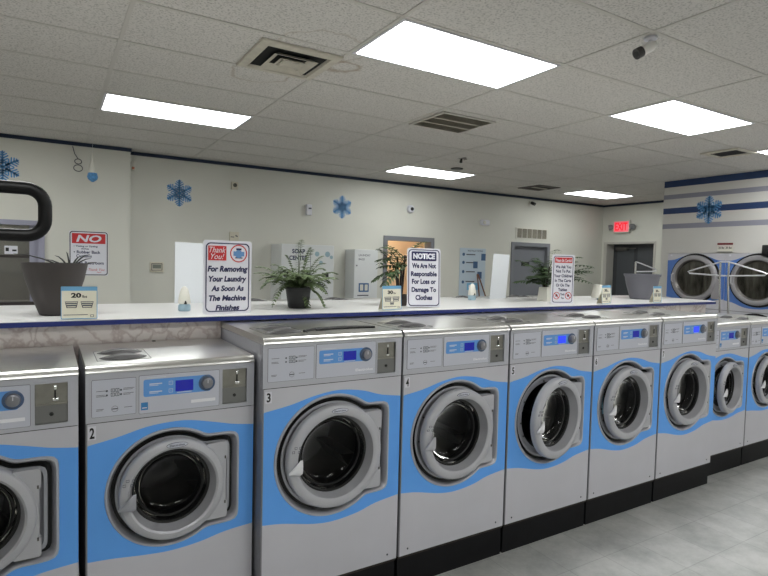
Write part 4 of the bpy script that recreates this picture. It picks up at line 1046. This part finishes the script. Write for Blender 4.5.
# ------------------------------------------------------------------ laundry carts with hanger racks
def casters(t, xs, ys):
    for x in xs:
        for y in ys:
            b = nb(); lathe_y(b, [(.002, -.014), (.045, -.014), (.05, -.008), (.05, .008), (.045, .014), (.002, .014)], (x, y, .05), 0, 20, True, True); bx(b, x-.012, x+.012, y-.02, y+.02, .07, .12, 0)
            obj('caster', b, BLACK, t, 40)
t = thing('laundry_cart', 'chrome laundry cart with double-pole hanger rack standing before the dryers', 'laundry cart', (6.40, .985, 0), 0)
b = nb()
for z in (.30, .55, .82): tube(b, [(-.28, -.40, z), (.28, -.40, z), (.28, .40, z), (-.28, .40, z)], .008, 0, 8, True)
for k in range(13):
    y = -.38+k*.0633
    tube(b, [(-.28, y, .82), (-.27, y, .30), (.27, y, .30), (.28, y, .82)], .0035, 0, 6)
for k in range(8):
    x = -.26+k*.074
    tube(b, [(x, -.40, .82), (x, -.40, .30), (x, .40, .30), (x, .40, .82)], .0035, 0, 6)
obj('basket', b, CHROME, t, 40)
b = nb(); bx(b, -.26, .26, -.38, .38, .12, .15, 0, .01); 
for x in (-.25, .25):
    for y in (-.37, .37): tube(b, [(x, y, .15), (x, y, .30)], .01, 0, 8)
obj('chassis', b, STEELD, t); casters(t, (-.22, .22), (-.33, .33))
for s, y0 in ((1, .055), (-1, -.035)):
    b = nb(); tube(b, [(0, y0-.02*s*0-.03, .30), (0, y0-.028, 1.0), (0, y0, 1.60), (0, y0, 1.765)], .011, 0, 10); obj('pole', b, CHROME, t, 40)
    b = nb(); yt = .42*s if s > 0 else -.42
    tube(b, [(0, y0, 1.765), (0, yt*.9, 1.662), (0, yt, 1.645), (0, yt*.95, 1.628), (0, y0, 1.612)], .0085, 0, 8); obj('hanger_arm', b, mat('rack_white', (214, 214, 218), .3, .3), t, 40)
b = nb(); tube(b, [(0, .055, 1.765), (0, -.035, 1.765)], .0085, 0, 8); tube(b, [(0, .055, 1.612), (0, -.035, 1.612)], .0085, 0, 8); obj('crossbar', b, MATS['rack_white'], t, 40)
t = thing('garment_rack', 'chrome garment rack arm rising behind the grey bowl planter', 'garment rack', (6.72, 2.30, 0))
b = nb(); tube(b, [(0, 0, .06), (0, 0, 1.755)], .014, 0, 10); obj('pole', b, CHROME, t, 40)
b = nb(); tube(b, [(0, 0, 1.755), (.05, 0, 1.75), (.46, -.0, 1.66), (.47, 0, 1.645), (.45, 0, 1.635), (.0, 0, 1.625)], .009, 0, 8); obj('arm', b, MATS['rack_white'], t, 40)
b = nb(); bx(b, -.25, .45, -.02, .02, .03, .06, 0, .004); bx(b, -.27, -.23, -.25, .25, .03, .06, 0, .004); bx(b, .43, .47, -.25, .25, .03, .06, 0, .004); obj('feet', b, STEELD, t)
# black handle in the near left foreground, on its cart
t = thing('garment_trolley', 'black padded loop handle of a trolley, close in the left foreground', 'trolley', (-.42, -1.10, 0))
def loop(x0, x1, z0, z1, r):
    return [(x, 0, z) for x, z in rrect(x0, x1, z0, z1, r, 7)]
b = nb(); tube(b, loop(-.02, .412, 1.7045, 1.789, .030), .0115, 0, 14, True); obj('handle', b, mat('foam_black', (9, 9, 11), .45, spec=.3), t, 50)
b = nb(); tube(b, [(0, 0, .15), (0, 0, 1.7045)], .013, 0, 12); obj('pole', b, CHROME, t, 40)
b = nb(); bx(b, -.25, .15, -.25, .25, .11, .15, 0, .01); obj('platform', b, STEELD, t); casters(t, (-.2, .1), (-.2, .2))

# ------------------------------------------------------------------ camera, world, view
cam = bpy.data.cameras.new('camera'); co = bpy.data.objects.new('camera', cam); COL.objects.link(co)
fw = Vector((.51756714, .85434536, -.04709838)); rt = Vector((.85563561, -.51700064, .02445473)); up = Vector((.0034571, .05295602, .99859086))
M = Matrix((rt, up, -fw)).transposed().to_4x4(); M.translation = Vector((0, -2.2893, 1.6723)); co.matrix_world = M
cam.sensor_width = 36; cam.lens = 551.2*36/768; cam.clip_start = .05
S.camera = co
wd = bpy.data.worlds.new('world'); S.world = wd; wd.use_nodes = True
wd.node_tree.nodes['Background'].inputs[0].default_value = (.8, .85, 1, 1); wd.node_tree.nodes['Background'].inputs[1].default_value = .05
vs = S.view_settings; vs.view_transform = 'Standard'; vs.look = 'None'; vs.gamma = 1; vs.use_curve_mapping = False
vs.exposure = 0.0
